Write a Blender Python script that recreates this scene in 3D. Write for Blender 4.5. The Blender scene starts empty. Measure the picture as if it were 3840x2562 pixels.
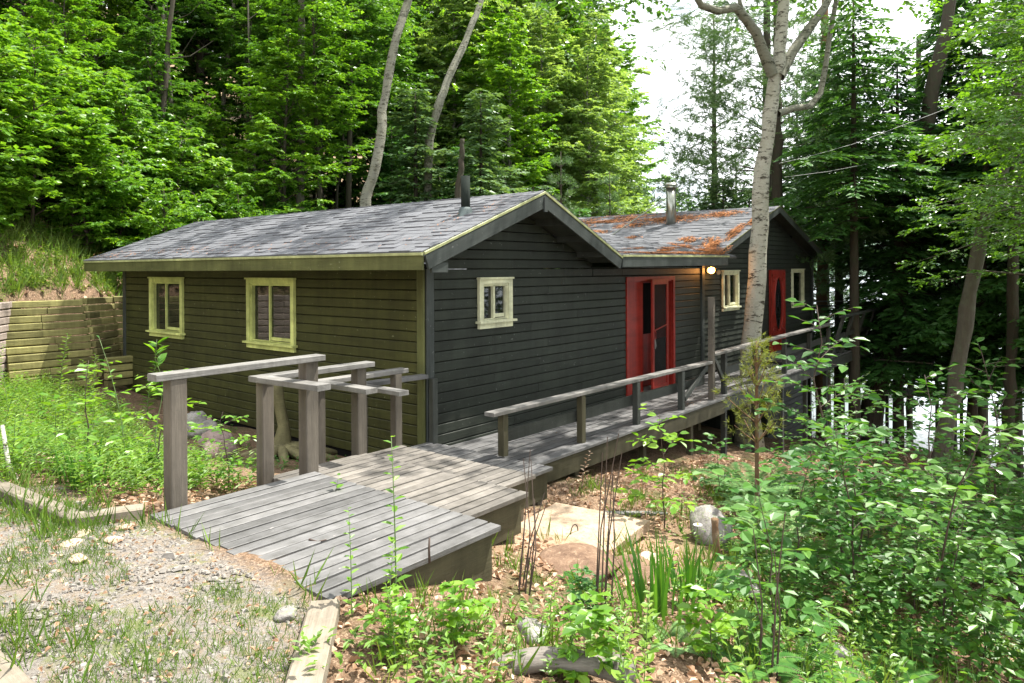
import bpy, math, random
import numpy as np
from mathutils import Matrix, Vector
R=math.radians
# ------------------------------------------------------------------ camera, sky, sun, exposure
sc=bpy.context.scene; col=sc.collection
YAW,PITCH,ROLL=0.683648533,0.00412517598,-0.00486251541
F=Vector((math.cos(YAW)*math.cos(PITCH),math.sin(YAW)*math.cos(PITCH),-math.sin(PITCH)))
Rt=F.cross(Vector((0,0,1))).normalized(); Up=Rt.cross(F)
r2=Rt*math.cos(ROLL)+Up*math.sin(ROLL); u2=-Rt*math.sin(ROLL)+Up*math.cos(ROLL)
cd=bpy.data.cameras.new('camera'); cam=bpy.data.objects.new('camera',cd); col.objects.link(cam)
M=Matrix((r2,u2,-F)).transposed().to_4x4(); M.translation=Vector((-6.36184573,-6.59793337,0.130298564)); cam.matrix_world=M
cd.sensor_width=36; cd.lens=25.3645; cd.shift_y=-0.06807; cd.clip_start=.05; cd.clip_end=6000
sc.camera=cam
TOSUN=Vector((.42,-.22,1)).normalized()
ELEV=math.asin(TOSUN.z); AZ=math.atan2(TOSUN.x,TOSUN.y)
w=bpy.data.worlds.new("World"); sc.world=w; w.use_nodes=True
nt=w.node_tree; nt.nodes.clear()
N=nt.nodes.new; L=nt.links.new
out=N('ShaderNodeOutputWorld'); bg=N('ShaderNodeBackground'); sky=N('ShaderNodeTexSky'); sky.sky_type='NISHITA'
sky.sun_disc=False; sky.sun_elevation=ELEV; sky.sun_rotation=AZ; sky.altitude=200; sky.air_density=1; sky.dust_density=1.2
tc=N('ShaderNodeTexCoord'); mp=N('ShaderNodeMapping'); mp.inputs['Scale'].default_value=(1,1,2.6)
no=N('ShaderNodeTexNoise'); no.inputs['Scale'].default_value=3.2; no.inputs['Detail'].default_value=7; no.inputs['Roughness'].default_value=.58
rp=N('ShaderNodeValToRGB'); rp.color_ramp.elements[0].position=.26; rp.color_ramp.elements[1].position=.46
mx=N('ShaderNodeMix'); mx.data_type='RGBA'; mx.inputs[7].default_value=(11.5,11.7,12,1)
L(tc.outputs['Generated'],mp.inputs[0]); L(mp.outputs[0],no.inputs[0]); L(no.outputs[0],rp.inputs[0]); L(rp.outputs[0],mx.inputs[0])
L(sky.outputs[0],mx.inputs[6]); L(mx.outputs[2],bg.inputs[0]); L(bg.outputs[0],out.inputs[0])
bg.inputs[1].default_value=.085
sd=bpy.data.lights.new('sun','SUN'); sd.energy=5.0; sd.angle=R(.5); sd.color=(1,.955,.87)
so=bpy.data.objects.new('sun',sd); so.rotation_euler=(-TOSUN).to_track_quat('-Z','Y').to_euler(); so.location=(20,-10,40); col.objects.link(so)
sc.view_settings.view_transform='Standard'; sc.view_settings.look='None'; sc.view_settings.gamma=1; sc.view_settings.use_curve_mapping=False
sc.view_settings.exposure=1.42
sc.render.engine='CYCLES'; sc.cycles.max_bounces=7; sc.cycles.transparent_max_bounces=8; sc.cycles.transmission_bounces=4
sc.cycles.sample_clamp_indirect=6
sc.cycles.use_denoising=True
# ------------------------------------------------------------------ helpers
rng=np.random.default_rng(7); random.seed(7)
WM={}
def node_mat(name):
    m=bpy.data.materials.new(name); m.use_nodes=True; t=m.node_tree; t.nodes.clear()
    o=t.nodes.new('ShaderNodeOutputMaterial'); b=t.nodes.new('ShaderNodeBsdfPrincipled'); t.links.new(b.outputs[0],o.inputs[0])
    return m,t,b,o
def nz(t,vec,scale,detail=4,rough=.55,stretch=None):
    if stretch:
        q=t.nodes.new('ShaderNodeMapping'); q.inputs['Scale'].default_value=stretch; t.links.new(vec,q.inputs[0]); vec=q.outputs[0]
    n=t.nodes.new('ShaderNodeTexNoise'); n.inputs['Scale'].default_value=scale; n.inputs['Detail'].default_value=detail; n.inputs['Roughness'].default_value=rough
    t.links.new(vec,n.inputs['Vector']); return n.outputs['Fac']
def ramp(t,fac,stops):
    r=t.nodes.new('ShaderNodeValToRGB'); e=r.color_ramp.elements
    while len(e)<len(stops): e.new(.5)
    for i,(p,c) in enumerate(stops):
        e[i].position=p; e[i].color=(*c,1) if len(c)==3 else c
    t.links.new(fac,r.inputs[0]); return r.outputs[0]
def mixc(t,fac,a,b,mode='MIX'):
    m=t.nodes.new('ShaderNodeMix'); m.data_type='RGBA'; m.blend_type=mode
    for s,v in ((0,fac),(6,a),(7,b)):
        if hasattr(v,'is_output'): t.links.new(v,m.inputs[s])
        else: m.inputs[s].default_value=v if s==0 else (*v,1)
    return m.outputs[2]
def mth(t,op,a,b=None):
    m=t.nodes.new('ShaderNodeMath'); m.operation=op
    for i,v in enumerate((a,b)):
        if v is None: continue
        if hasattr(v,'is_output'): t.links.new(v,m.inputs[i])
        else: m.inputs[i].default_value=v
    return m.outputs[0]
def coords(t,rand=True):
    c=t.nodes.new('ShaderNodeTexCoord').outputs['Object']
    if not rand: return c,None
    oi=t.nodes.new('ShaderNodeObjectInfo').outputs['Random']
    a=t.nodes.new('ShaderNodeVectorMath'); a.operation='ADD'; s=t.nodes.new('ShaderNodeCombineXYZ')
    k=mth(t,'MULTIPLY',oi,37.); t.links.new(k,s.inputs[0]); t.links.new(k,s.inputs[1]); t.links.new(k,s.inputs[2])
    t.links.new(c,a.inputs[0]); t.links.new(s.outputs[0],a.inputs[1]); return a.outputs[0],oi
def bump(t,b,h,st,dist=.01):
    n=t.nodes.new('ShaderNodeBump'); n.inputs['Strength'].default_value=st; n.inputs['Distance'].default_value=dist
    t.links.new(h,n.inputs['Height']); t.links.new(n.outputs[0],b.inputs['Normal'])
def wood(name,c1,c2,rough=.6,speck=None,wear=None,grain=.35,spec=.3,var=.25):
    """painted or weathered board: grain runs along local X"""
    m,t,b,o=node_mat(name); v,oi=coords(t)
    g=nz(t,v,9,6,.65,(.25,6,6)); f=nz(t,v,3,4,.6,(.6,2,2)); s=nz(t,v,60,3,.7,(.3,1,1))
    c=mixc(t,g,c1,c2)
    lo=tuple(x*(1-var) for x in (1,1,1)); hi=tuple(x*(1+var) for x in (1,1,1))
    c=mixc(t,1.,c,ramp(t,oi,[(0,lo),(1,hi)]),'MULTIPLY')
    c=mixc(t,1.,c,ramp(t,f,[(.3,(.72,.72,.72)),(.7,(1.2,1.2,1.2))]),'MULTIPLY')
    pos=t.nodes.new('ShaderNodeNewGeometry').outputs['Position']
    c=mixc(t,1.,c,ramp(t,nz(t,pos,1.3,6,.7,(1,1,.8)),[(.3,(.74,.74,.74)),(.5,(1,1,1)),(.72,(1.28,1.26,1.24))]),'MULTIPLY')
    c=mixc(t,1.,c,ramp(t,nz(t,pos,1,5,.65,(9,9,.7)),[(.34,(.8,.8,.78)),(.55,(1.05,1.05,1.05)),(.75,(1.2,1.2,1.2))]),'MULTIPLY')
    if wear:
        wv=nz(t,v,9,6,.75,(.5,2.6,2.6)); k=ramp(t,wv,[(.66,(0,0,0)),(.70,(.85,.85,.85))]); c=mixc(t,k,c,wear)
    if speck:
        sp=nz(t,v,22,2,.5,(1,1,1)); k=ramp(t,sp,[(.70,(0,0,0)),(.76,(1,1,1))]); c=mixc(t,mth(t,'MULTIPLY',k,.35),c,speck)
    t.links.new(c,b.inputs['Base Color']); b.inputs['Roughness'].default_value=rough; b.inputs['Specular IOR Level'].default_value=spec
    h=mth(t,'ADD',g,mth(t,'MULTIPLY',s,.4)); bump(t,b,h,grain,.006); return m
def plain(name,c,rough=.5,metal=0,spec=.5,noise=.15,sc_=8,emit=None):
    m,t,b,o=node_mat(name); v,oi=coords(t); n=nz(t,v,sc_,5,.6)
    cc=mixc(t,n,tuple(x*(1-noise) for x in c),tuple(x*(1+noise) for x in c)); t.links.new(cc,b.inputs['Base Color'])
    b.inputs['Roughness'].default_value=rough; b.inputs['Metallic'].default_value=metal; b.inputs['Specular IOR Level'].default_value=spec
    bump(t,b,nz(t,v,sc_*6,3),.15,.004)
    if emit: b.inputs['Emission Color'].default_value=(*emit[0],1); b.inputs['Emission Strength'].default_value=emit[1]
    return m
def leafmat(name,stops,trans=.45,tint=(1.25,1.15,.45),rough=.42,spec=.35):
    m,t,b,o=node_mat(name); v,oi=coords(t)
    at=t.nodes.new('ShaderNodeAttribute'); at.attribute_name='v'
    big=nz(t,v,.9,3,.6)
    k=mth(t,'ADD',mth(t,'MULTIPLY',at.outputs['Fac'],.55),mth(t,'ADD',mth(t,'MULTIPLY',big,.55),mth(t,'MULTIPLY',mth(t,'SUBTRACT',oi,.5),.25)))
    k=mth(t,'SUBTRACT',k,.05)
    c=ramp(t,k,stops); t.links.new(c,b.inputs['Base Color']); b.inputs['Roughness'].default_value=rough; b.inputs['Specular IOR Level'].default_value=spec
    tr=t.nodes.new('ShaderNodeBsdfTranslucent'); t.links.new(mixc(t,1.,c,tint,'MULTIPLY'),tr.inputs[0])
    ms=t.nodes.new('ShaderNodeMixShader'); ms.inputs[0].default_value=trans; t.links.new(b.outputs[0],ms.inputs[1]); t.links.new(tr.outputs[0],ms.inputs[2]); t.links.new(ms.outputs[0],o.inputs[0])
    return m
# --- mesh from numpy
def npmesh(name,V,Q,T=None,v=None,smooth=False):
    me=bpy.data.meshes.new(name); V=np.asarray(V,np.float32).reshape(-1,3)
    Q=np.zeros((0,4),np.int32) if Q is None else np.asarray(Q,np.int32).reshape(-1,4)
    T=np.zeros((0,3),np.int32) if T is None else np.asarray(T,np.int32).reshape(-1,3)
    me.vertices.add(len(V)); me.vertices.foreach_set('co',V.ravel())
    nl=len(Q)*4+len(T)*3; me.loops.add(nl); me.loops.foreach_set('vertex_index',np.r_[Q.ravel(),T.ravel()].astype(np.int32))
    me.polygons.add(len(Q)+len(T)); me.polygons.foreach_set('loop_start',np.r_[np.arange(len(Q))*4,len(Q)*4+np.arange(len(T))*3].astype(np.int32))
    me.polygons.foreach_set('loop_total',np.r_[np.full(len(Q),4),np.full(len(T),3)].astype(np.int32))
    me.polygons.foreach_set('use_smooth',np.full(len(Q)+len(T),bool(smooth)))
    if v is not None:
        a=me.attributes.new('v','FLOAT','POINT'); a.data.foreach_set('value',np.asarray(v,np.float32))
    me.update(calc_edges=True); return me
class MB:
    def __init__(s): s.V=[];s.Q=[];s.T=[];s.A=[];s.n=0
    def add(s,V,Q=None,T=None,v=None):
        V=np.asarray(V,float).reshape(-1,3)
        if Q is not None and len(Q): s.Q.append(np.asarray(Q).reshape(-1,4)+s.n)
        if T is not None and len(T): s.T.append(np.asarray(T).reshape(-1,3)+s.n)
        s.V.append(V); s.A.append(np.full(len(V),.5) if v is None else np.broadcast_to(np.asarray(v,float),(len(V),))); s.n+=len(V)
    def mesh(s,name,smooth=False):
        return npmesh(name,np.concatenate(s.V),np.concatenate(s.Q) if s.Q else None,np.concatenate(s.T) if s.T else None,np.concatenate(s.A),smooth)
    def box(s,x0,x1,y0,y1,z0,z1):
        V=[(x,y,z) for z in (z0,z1) for y in (y0,y1) for x in (x0,x1)]
        s.add(V,[(0,2,3,1),(4,5,7,6),(0,1,5,4),(2,6,7,3),(0,4,6,2),(1,3,7,5)])
    def tube(s,P,rad,n=6,cap=True,v=None):
        P=np.asarray(P,float); k=len(P); rad=np.broadcast_to(np.asarray(rad,float),(k,))
        T=np.gradient(P,axis=0); T/=np.linalg.norm(T,axis=1)[:,None]+1e-9
        ref=np.array([0,0,1.]) if abs(T[0,2])<.9 else np.array([1.,0,0]); 
        A=np.cross(T,ref); A/=np.linalg.norm(A,axis=1)[:,None]+1e-9; B=np.cross(T,A)
        a=np.arange(n)/n*2*np.pi
        V=P[:,None]+rad[:,None,None]*(A[:,None]*np.cos(a)[None,:,None]+B[:,None]*np.sin(a)[None,:,None])
        i=np.arange(k-1)[:,None]*n; j=np.arange(n)[None]; j2=(j+1)%n
        Q=np.stack([i+j,i+n+j,i+n+j2,i+j2],-1).reshape(-1,4)
        VV=V.reshape(-1,3); Ts=None
        if cap:
            VV=np.r_[VV,P[:1],P[-1:]]; c0=k*n; c1=c0+1
            Ts=np.r_[np.stack([np.full(n,c0),np.arange(n),(np.arange(n)+1)%n],-1),np.stack([np.full(n,c1),(k-1)*n+(np.arange(n)+1)%n,(k-1)*n+np.arange(n)],-1)]
        s.add(VV,Q,Ts,v)
def link(name,me,mat=None,parent=None,M=None,**kw):
    o=bpy.data.objects.new(name,me); col.objects.link(o)
    if mat is not None and me is not None and not len(me.materials): me.materials.append(mat)
    M=Matrix.Identity(4) if M is None else M
    if parent is not None:
        o.parent=parent; o.matrix_parent_inverse=WM[parent.name].inverted()
    o.matrix_basis=M; WM[o.name]=M
    for k,v in kw.items(): o[k]=v
    return o
def thing(name,label,cat,loc=(0,0,0),group=None,me=None,mat=None,M=None):
    M=M if M is not None else Matrix.Translation(loc)
    o=link(name,me,mat,None,M); o['label']=label; o['category']=cat
    if group: o['group']=group
    if me is None: o.empty_display_size=.3
    return o
def frame(o,u,v=None,n=None):
    """matrix with local X along u, local Y along v, origin o"""
    u=Vector(u).normalized()
    if v is None: n=Vector(n).normalized(); v=n.cross(u).normalized(); n=u.cross(v)
    else: v=Vector(v); v=(v-u*v.dot(u)).normalized(); n=u.cross(v)
    m=Matrix((u,v,n)).transposed().to_4x4(); m.translation=Vector(o); return m
_bc={}
def cbox(L_,W,T_,b=.004):
    """bar along X from 0 to L, width Y centred, thickness Z centred, long edges chamfered"""
    k=(round(L_,3),round(W,3),round(T_,3),b)
    if k in _bc: return _bc[k]
    w2,t2=W/2,T_/2
    prof=[(-w2+b,-t2),(w2-b,-t2),(w2,-t2+b),(w2,t2-b),(w2-b,t2),(-w2+b,t2),(-w2,t2-b),(-w2,-t2+b)]
    V=[(x,y,z) for x in (0,L_) for y,z in prof]
    Q=[(i,(i+1)%8,8+(i+1)%8,8+i) for i in range(8)]
    Q+=[(7,6,1,0)[::1],(6,5,4,1)[::1],(1,4,3,2)[::1]]+[(8+0,8+1,8+6,8+7),(8+1,8+4,8+5,8+6),(8+1,8+2,8+3,8+4)]
    me=npmesh('board',V,Q); _bc[k]=me; return me
def bar(name,p0,p1,W,T_,mat,parent,side=None,b=.004,**kw):
    """board from p0 to p1 (centre line); W measured along `side`, T_ across"""
    p0=Vector(p0);p1=Vector(p1);u=p1-p0
    if side is None: side=(0,0,1) if abs(u.normalized().z)<.9 else (0,1,0)
    me=cbox(u.length,W,T_,b)
    if len(me.materials) and me.materials[0]!=mat:
        key=(id(me),mat.name)
        if key not in _bc: me=me.copy(); me.materials.clear(); _bc[key]=me
        me=_bc[key]
    return link(name,me,mat,parent,frame(p0,u,side),**kw)
_pc={}
def panel(name,poly,th,bev,o,u,v,mat,parent,share=False,**kw):
    """convex polygon prism: poly in (u,v) metres, proud by th along u x v with a bevelled front edge"""
    P=np.array(poly,float); n=len(P); c=P.mean(0)
    k=(tuple(np.round(P.ravel(),3)),th,bev,mat.name)
    if share and k in _pc: me=_pc[k]
    else:
        prev=np.roll(P,1,0); nxt=np.roll(P,-1,0)
        e1=P-prev; e2=nxt-P; e1/=np.linalg.norm(e1,axis=1)[:,None]; e2/=np.linalg.norm(e2,axis=1)[:,None]
        n1=np.stack([-e1[:,1],e1[:,0]],1); n2=np.stack([-e2[:,1],e2[:,0]],1); d=(n1+n2); d/=np.maximum(.3,(1+(n1*n2).sum(1)))[:,None]
        I=P+d*bev
        V=np.r_[np.c_[P,np.zeros(n)],np.c_[P,np.full(n,th-bev)],np.c_[I,np.full(n,th)]]
        Q=[]; T=[]
        for i in range(n):
            j=(i+1)%n; Q+=[(i,j,n+j,n+i),(n+i,n+j,2*n+j,2*n+i)]
        if n==4: Q.append((2*n,2*n+1,2*n+2,2*n+3))
        else: T=[(2*n,2*n+i,2*n+i+1) for i in range(1,n-1)]
        me=npmesh(name,V,Q,T)
        if share: _pc[k]=me
    return link(name,me,mat,parent,frame(o,u,v),**kw)
def rects_minus(x0,x1,z0,z1,holes):
    rs=[(x0,x1,z0,z1)]
    for (a,b,c,d) in holes:
        nr=[]
        for (p,q,r,s) in rs:
            if b<=p or a>=q or d<=r or c>=s: nr.append((p,q,r,s)); continue
            if a>p: nr.append((p,a,r,s))
            if b<q: nr.append((b,q,r,s))
            m0,m1=max(p,a),min(q,b)
            if c>r: nr.append((m0,m1,r,c))
            if d<s: nr.append((m0,m1,d,s))
        rs=nr
    return [r for r in rs if r[1]-r[0]>.02 and r[3]-r[2]>.012]
# ------------------------------------------------------------------ terrain
CP=np.array([(-9,-9,-1.5),(-7,-7,-1.58),(-6.4,-6.6,-1.6),(-6,-3,-1.6),(-4.1,-3.3,-1.6),(-4.1,-1.5,-1.6),(-4.4,.5,-1.65),(-5,-5,-1.62),(-5.3,-1,-1.62),
(-7,1,-1.5),(-9,-3,-1.4),(-6,4,-1.6),(-4,3,-1.85),(-3,6,-1.95),(-5,7,-1.8),(-3,1,-2.0),(-1.2,1.6,-2.3),(-1.2,4.5,-2.3),(-1.2,8.5,-2.1),(-2.9,-.6,-2.0),(-1.5,0,-2.25),(0,0,-2.4),(0,4.7,-2.5),
(-3.4,-4.2,-1.95),(-4.2,-4.6,-1.8),(-2.6,-3.4,-1.98),(-1.9,-2.8,-2.12),(-1,-2.8,-2.3),(-1.6,-3.6,-2.22),(.8,-3.4,-2.6),(0,-2.2,-2.45),(3.2,-1.3,-2.8),(1.4,-1.2,-2.6),(4.8,-1.3,-2.95),
(2.5,-3.4,-2.9),(.3,-5,-2.75),(-2,-5.2,-2.3),(-3.5,-6.4,-2.1),(.3,-6.4,-2.95),(-1.5,-7,-2.6),(3,-6,-3.4),(6,-4,-3.7),(9.4,-1.25,-3.9),(6.5,-1,-3.3),(13,-1,-4.5),(13,-4,-4.9),(10,-7,-4.9),(5,-9,-4.1),(0,-10,-3.2),
(4,3,-3),(9,4,-3.6),(15,4,-4.6),(16,-3,-5.0),(18,-3.5,-5.5),(14,-8,-5.6),(20,2,-6.2),(9,-12,-5.8),(9,9,-3.2),(4,9.5,-2.4),(14,9,-4),(22,8,-5.3),(22,-6,-7.5),(26,3,-8),(18,-12,-8),(28,14,-5),(-8,-14,-2),(0,-16,-5),(8,-18,-7.5),(-14,-4,-1),(-12,6,0)],float)
def _k(r2): return r2*np.log(r2+1e-6)*.5
def _fit():
    P=CP[:,:2];n=len(P)
    D=((P[:,None]-P[None])**2).sum(-1)
    A=np.zeros((n+3,n+3));A[:n,:n]=_k(D)+np.eye(n)*1.0
    A[:n,n]=1;A[:n,n+1:]=P;A[n,:n]=1;A[n+1:,:n]=P.T
    return np.linalg.solve(A,np.r_[CP[:,2],0,0,0])
_W=_fit()
def vnoise(x,y,s,seed=0):
    x=np.asarray(x,float)/s+seed*17.3;y=np.asarray(y,float)/s+seed*9.1
    xi=np.floor(x);yi=np.floor(y);fx=x-xi;fy=y-yi;fx=fx*fx*(3-2*fx);fy=fy*fy*(3-2*fy)
    h=lambda a,b:np.modf(np.abs(np.sin(a*127.1+b*311.7+seed*74.7)*43758.5453))[0]
    return (h(xi,yi)*(1-fx)+h(xi+1,yi)*fx)*(1-fy)+(h(xi,yi+1)*(1-fx)+h(xi+1,yi+1)*fx)*fy
def _rbf(x,y):
    x=np.asarray(x,float);y=np.asarray(y,float)
    xc=np.clip(x,-14,30);yc=np.clip(y,-18,14);sh=xc.shape
    q=np.stack([xc.ravel(),yc.ravel()],1);o=np.empty(len(q))
    for i in range(0,len(q),20000):
        s=q[i:i+20000];D=((s[:,None]-CP[None,:,:2])**2).sum(-1)
        o[i:i+20000]=_k(D)@_W[:len(CP)]+_W[len(CP)]+s@_W[len(CP)+1:]
    return o.reshape(sh)
def ground(x,y):
    x=np.asarray(x,float);y=np.asarray(y,float)
    z=_rbf(x,y)
    # hillside: rises to the left behind the retaining wall
    s=(x+1.2)*-.454+(y-9.3)*.891
    lim=np.clip(s,0,70)
    wall=np.clip(s/.25,0,1)*1.45*np.clip((3.0-x)/3,0,1)
    hill=.78*lim-.0025*lim**2
    base=np.maximum(_rbf(x+.454*lim,y-.891*lim),-3.2)
    u=.8*x-.6*y
    z=np.where(s>0,base+wall+hill,z)
    # lake bed far right
    far=np.clip((u-20)/6,0,1)
    z=np.where(s<=0,z*(1-far)+(-9)*far,z)
    bump=(vnoise(x,y,2.1,1)-.5)*.16+(vnoise(x,y,.7,2)-.5)*.06
    pad=((x<-4)&(y<0))
    return z+bump*np.where(pad,.25,1)

# ------------------------------------------------------------------ materials
M_char=wood('charcoal green house paint',(.015,.019,.014),(.026,.031,.024),.55,speck=(.3,.32,.3),grain=.5,var=.16)
M_charBounce=wood('house paint in green bounce',(.029,.031,.008),(.050,.052,.014),.6,speck=(.3,.32,.2),grain=.5,var=.14)  # same charcoal siding paint, green foliage bounce put into its colour
M_trimd=wood('charcoal trim paint',(.034,.040,.038),(.052,.060,.056),.5,speck=(.3,.3,.3),var=.08)
M_trimBounce=wood('dark trim paint in green bounce',(.06,.066,.022),(.09,.097,.036),.55,speck=(.35,.36,.25),var=.08)  # charcoal trim tinted here by painted-in green bounce light
M_cream=wood('pale green trim paint',(.50,.51,.34),(.62,.62,.44),.45,grain=.12,var=.05)
M_creamBounce=wood('pale trim paint in green bounce',(.42,.46,.15),(.50,.53,.20),.45,grain=.12,var=.05)  # pale window trim with the green bounce light mixed into the colour
M_deck=wood('grey brown deck stain',(.105,.095,.083),(.165,.152,.135),.62,wear=(.42,.37,.34),grain=.7,var=.2,spec=.35)
M_deckn=wood('worn grey deck stain',(.075,.074,.074),(.135,.133,.131),.55,wear=(.40,.37,.35),grain=.8,var=.26,spec=.45)
M_walk=wood('dark grey deck stain',(.075,.075,.078),(.125,.124,.122),.5,grain=.7,var=.22,spec=.5,wear=(.26,.24,.22))
M_rail=wood('grey rail stain',(.12,.118,.112),(.19,.182,.17),.6,speck=(.05,.05,.05),grain=.8,var=.12)
M_post=wood('brown grey post stain',(.075,.066,.052),(.125,.108,.088),.65,speck=(.02,.02,.02),grain=.9,var=.12)
M_skirt=wood('olive brown skirt stain',(.045,.042,.022),(.075,.068,.04),.65,grain=.6,var=.15)
M_dkpost=wood('dark railing paint',(.028,.032,.028),(.05,.054,.048),.55,speck=(.2,.2,.18),grain=.6,var=.15)
M_red=wood('red door paint',(.20,.016,.011),(.27,.026,.017),.4,grain=.15,var=.06)
M_old=wood('weathered grey timber',(.12,.10,.075),(.24,.21,.165),.85,speck=(.06,.05,.03),grain=1,var=.25)
M_crib=wood('mossy retaining timber',(.11,.10,.04),(.32,.30,.11),.85,wear=(.16,.15,.05),speck=(.04,.03,.02),grain=1,var=.4)
M_crib2=wood('bleached retaining timber',(.22,.18,.155),(.34,.28,.24),.85,wear=(.25,.21,.17),grain=1,var=.15)
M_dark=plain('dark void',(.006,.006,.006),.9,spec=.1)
M_curt=plain('grey curtain',(.22,.21,.19),.9,spec=.1)
M_metal=plain('galvanised metal',(.30,.31,.27),.28,metal=.9,noise=.2)
M_pipe=plain('dull green pipe',(.014,.019,.016),.85,spec=.1,noise=.3,sc_=14)
M_boot=plain('bluish grey rubber boot',(.045,.065,.065),.7)
M_wire=plain('cable',(.16,.17,.16),.5)
M_sheet=plain('milky plastic sheet',(.085,.085,.08),.35,noise=.3,sc_=5)
M_bulb=plain('lit bulb',(1,.8,.5),.5,emit=((1,.42,.08),9))
def glassmat():
    m,t,b,o=node_mat('window glass'); b.inputs['Base Color'].default_value=(.012,.014,.012,1); b.inputs['Roughness'].default_value=.03
    b.inputs['Specular IOR Level'].default_value=1.0; b.inputs['IOR'].default_value=1.6
    v,_=coords(t); bump(t,b,nz(t,v,3,2),.03,.02)
    tr=t.nodes.new('ShaderNodeBsdfTransparent'); ms=t.nodes.new('ShaderNodeMixShader'); ms.inputs[0].default_value=.35
    t.links.new(b.outputs[0],ms.inputs[1]); t.links.new(tr.outputs[0],ms.inputs[2]); t.links.new(ms.outputs[0],o.inputs[0]); return m
M_glass=glassmat()
def screenmat():
    m,t,b,o=node_mat('insect screen'); b.inputs['Base Color'].default_value=(.012,.012,.012,1); b.inputs['Roughness'].default_value=.7; b.inputs['Specular IOR Level'].default_value=.15
    tr=t.nodes.new('ShaderNodeBsdfTransparent'); ms=t.nodes.new('ShaderNodeMixShader'); ms.inputs[0].default_value=.45
    t.links.new(b.outputs[0],ms.inputs[1]); t.links.new(tr.outputs[0],ms.inputs[2]); t.links.new(ms.outputs[0],o.inputs[0]); return m
M_screen=screenmat()
def shinglemat():
    m,t,b,o=node_mat('asphalt shingle'); v,oi=coords(t)
    n=nz(t,v,140,3,.8); f=nz(t,v,5,4)
    c=mixc(t,n,(.05,.053,.060),(.145,.150,.165)); c=mixc(t,1.,c,ramp(t,oi,[(0,(.86,.86,.86)),(1,(1.12,1.12,1.12))]),'MULTIPLY')
    c=mixc(t,1.,c,ramp(t,f,[(.3,(.85,.85,.85)),(.7,(1.1,1.1,1.1))]),'MULTIPLY')
    d=nz(t,v,30,3,.6,(.3,3,3)); c=mixc(t,ramp(t,d,[(.72,(0,0,0)),(.78,(.6,.6,.6))]),c,(.26,.15,.09))
    t.links.new(c,b.inputs['Base Color']); b.inputs['Roughness'].default_value=.8; b.inputs['Specular IOR Level'].default_value=.35; bump(t,b,n,.5,.004); return m
M_shin=shinglemat()
M_needle=leafmat('fallen pine needles',[(0,(.20,.075,.028)),(.5,(.36,.15,.06)),(1,(.50,.26,.13))],trans=.1,rough=.8,spec=.1)
def barkmat(name,c1,c2,c3,birch=False):
    m,t,b,o=node_mat(name); v,oi=coords(t)
    if birch:
        h=nz(t,v,4.5,5,.75,(1,1,3.2)); l=nz(t,v,2.4,6,.75,(1,1,1.3)); fine=nz(t,v,9,5,.8,(1,1,4)); blot=nz(t,v,2.1,5,.8,(1,1,1))
        c=mixc(t,fine,c1,c2); k=ramp(t,h,[(.54,(0,0,0)),(.60,(1,1,1))]); c=mixc(t,k,c,c3)
        c=mixc(t,ramp(t,l,[(.60,(0,0,0)),(.68,(1,1,1))]),c,(.035,.03,.022)); c=mixc(t,ramp(t,blot,[(.5,(0,0,0)),(.75,(.7,.7,.7))]),c,(.22,.22,.15)); hh=mth(t,'ADD',h,fine)
    else:
        h=nz(t,v,14,5,.7,(1,1,.22)); fine=nz(t,v,5,4,.7)
        c=mixc(t,h,c1,c2); c=mixc(t,ramp(t,fine,[(.45,(0,0,0)),(.7,(1,1,1))]),c,c3); hh=h
    t.links.new(c,b.inputs['Base Color']); b.inputs['Roughness'].default_value=.9; b.inputs['Specular IOR Level'].default_value=.15; bump(t,b,hh,1.,.03); return m
M_birch=barkmat('birch bark',(.26,.26,.21),(.52,.51,.44),(.07,.062,.05),True)
M_birchg=barkmat('grey poplar bark',(.12,.125,.095),(.27,.265,.215),(.05,.048,.034),True)
M_bark=barkmat('dark ridged bark',(.030,.024,.018),(.085,.072,.055),(.05,.055,.035))
M_barkg=barkmat('grey ridged bark',(.05,.045,.035),(.16,.145,.115),(.12,.13,.09))
M_barkr=barkmat('reddish pine bark',(.09,.05,.028),(.22,.13,.075),(.13,.11,.07))
M_twig=plain('brown twig',(.06,.04,.03),.8,noise=.3)
M_stemg=plain('green stem',(.10,.16,.05),.6,noise=.3)
G=lambda *s:[(i/(len(s)-1),c) for i,c in enumerate(s)]
M_leafB=leafmat('bright broad leaves',G((.04,.115,.012),(.09,.23,.018),(.17,.34,.028),(.27,.43,.06)),.5,rough=.36,spec=.6)
M_leafM=leafmat('mid green broad leaves',G((.026,.085,.016),(.055,.155,.02),(.10,.23,.03),(.16,.30,.06)),.45,rough=.36,spec=.6)
M_leafC=leafmat('cool green sapling leaves',G((.024,.085,.018),(.045,.145,.024),(.085,.21,.036),(.15,.29,.06)),.42)
M_leafP=leafmat('pale birch leaves',G((.10,.20,.05),(.16,.28,.08),(.23,.36,.11),(.32,.44,.17)),.5)
M_hem=leafmat('dark hemlock needles',G((.014,.05,.014),(.035,.11,.026),(.065,.175,.04),(.12,.26,.06)),.4,rough=.4,spec=.5)
M_ced=leafmat('cedar sprays',G((.03,.07,.03),(.06,.13,.05),(.11,.20,.08),(.18,.29,.13)),.35)
M_pine=leafmat('soft white pine needles',G((.035,.075,.035),(.06,.12,.05),(.10,.18,.07),(.16,.25,.10)),.35,tint=(1.1,1.15,.6))
M_pineY=leafmat('yellow green pine needles',G((.09,.13,.02),(.14,.18,.03),(.20,.24,.04),(.28,.30,.06)),.35)
M_grass=leafmat('grass',G((.05,.11,.018),(.10,.19,.028),(.16,.26,.04),(.30,.34,.09)),.4)
M_iris=leafmat('iris blades',G((.02,.09,.012),(.04,.14,.018),(.07,.19,.025),(.10,.24,.03)),.4)
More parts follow.
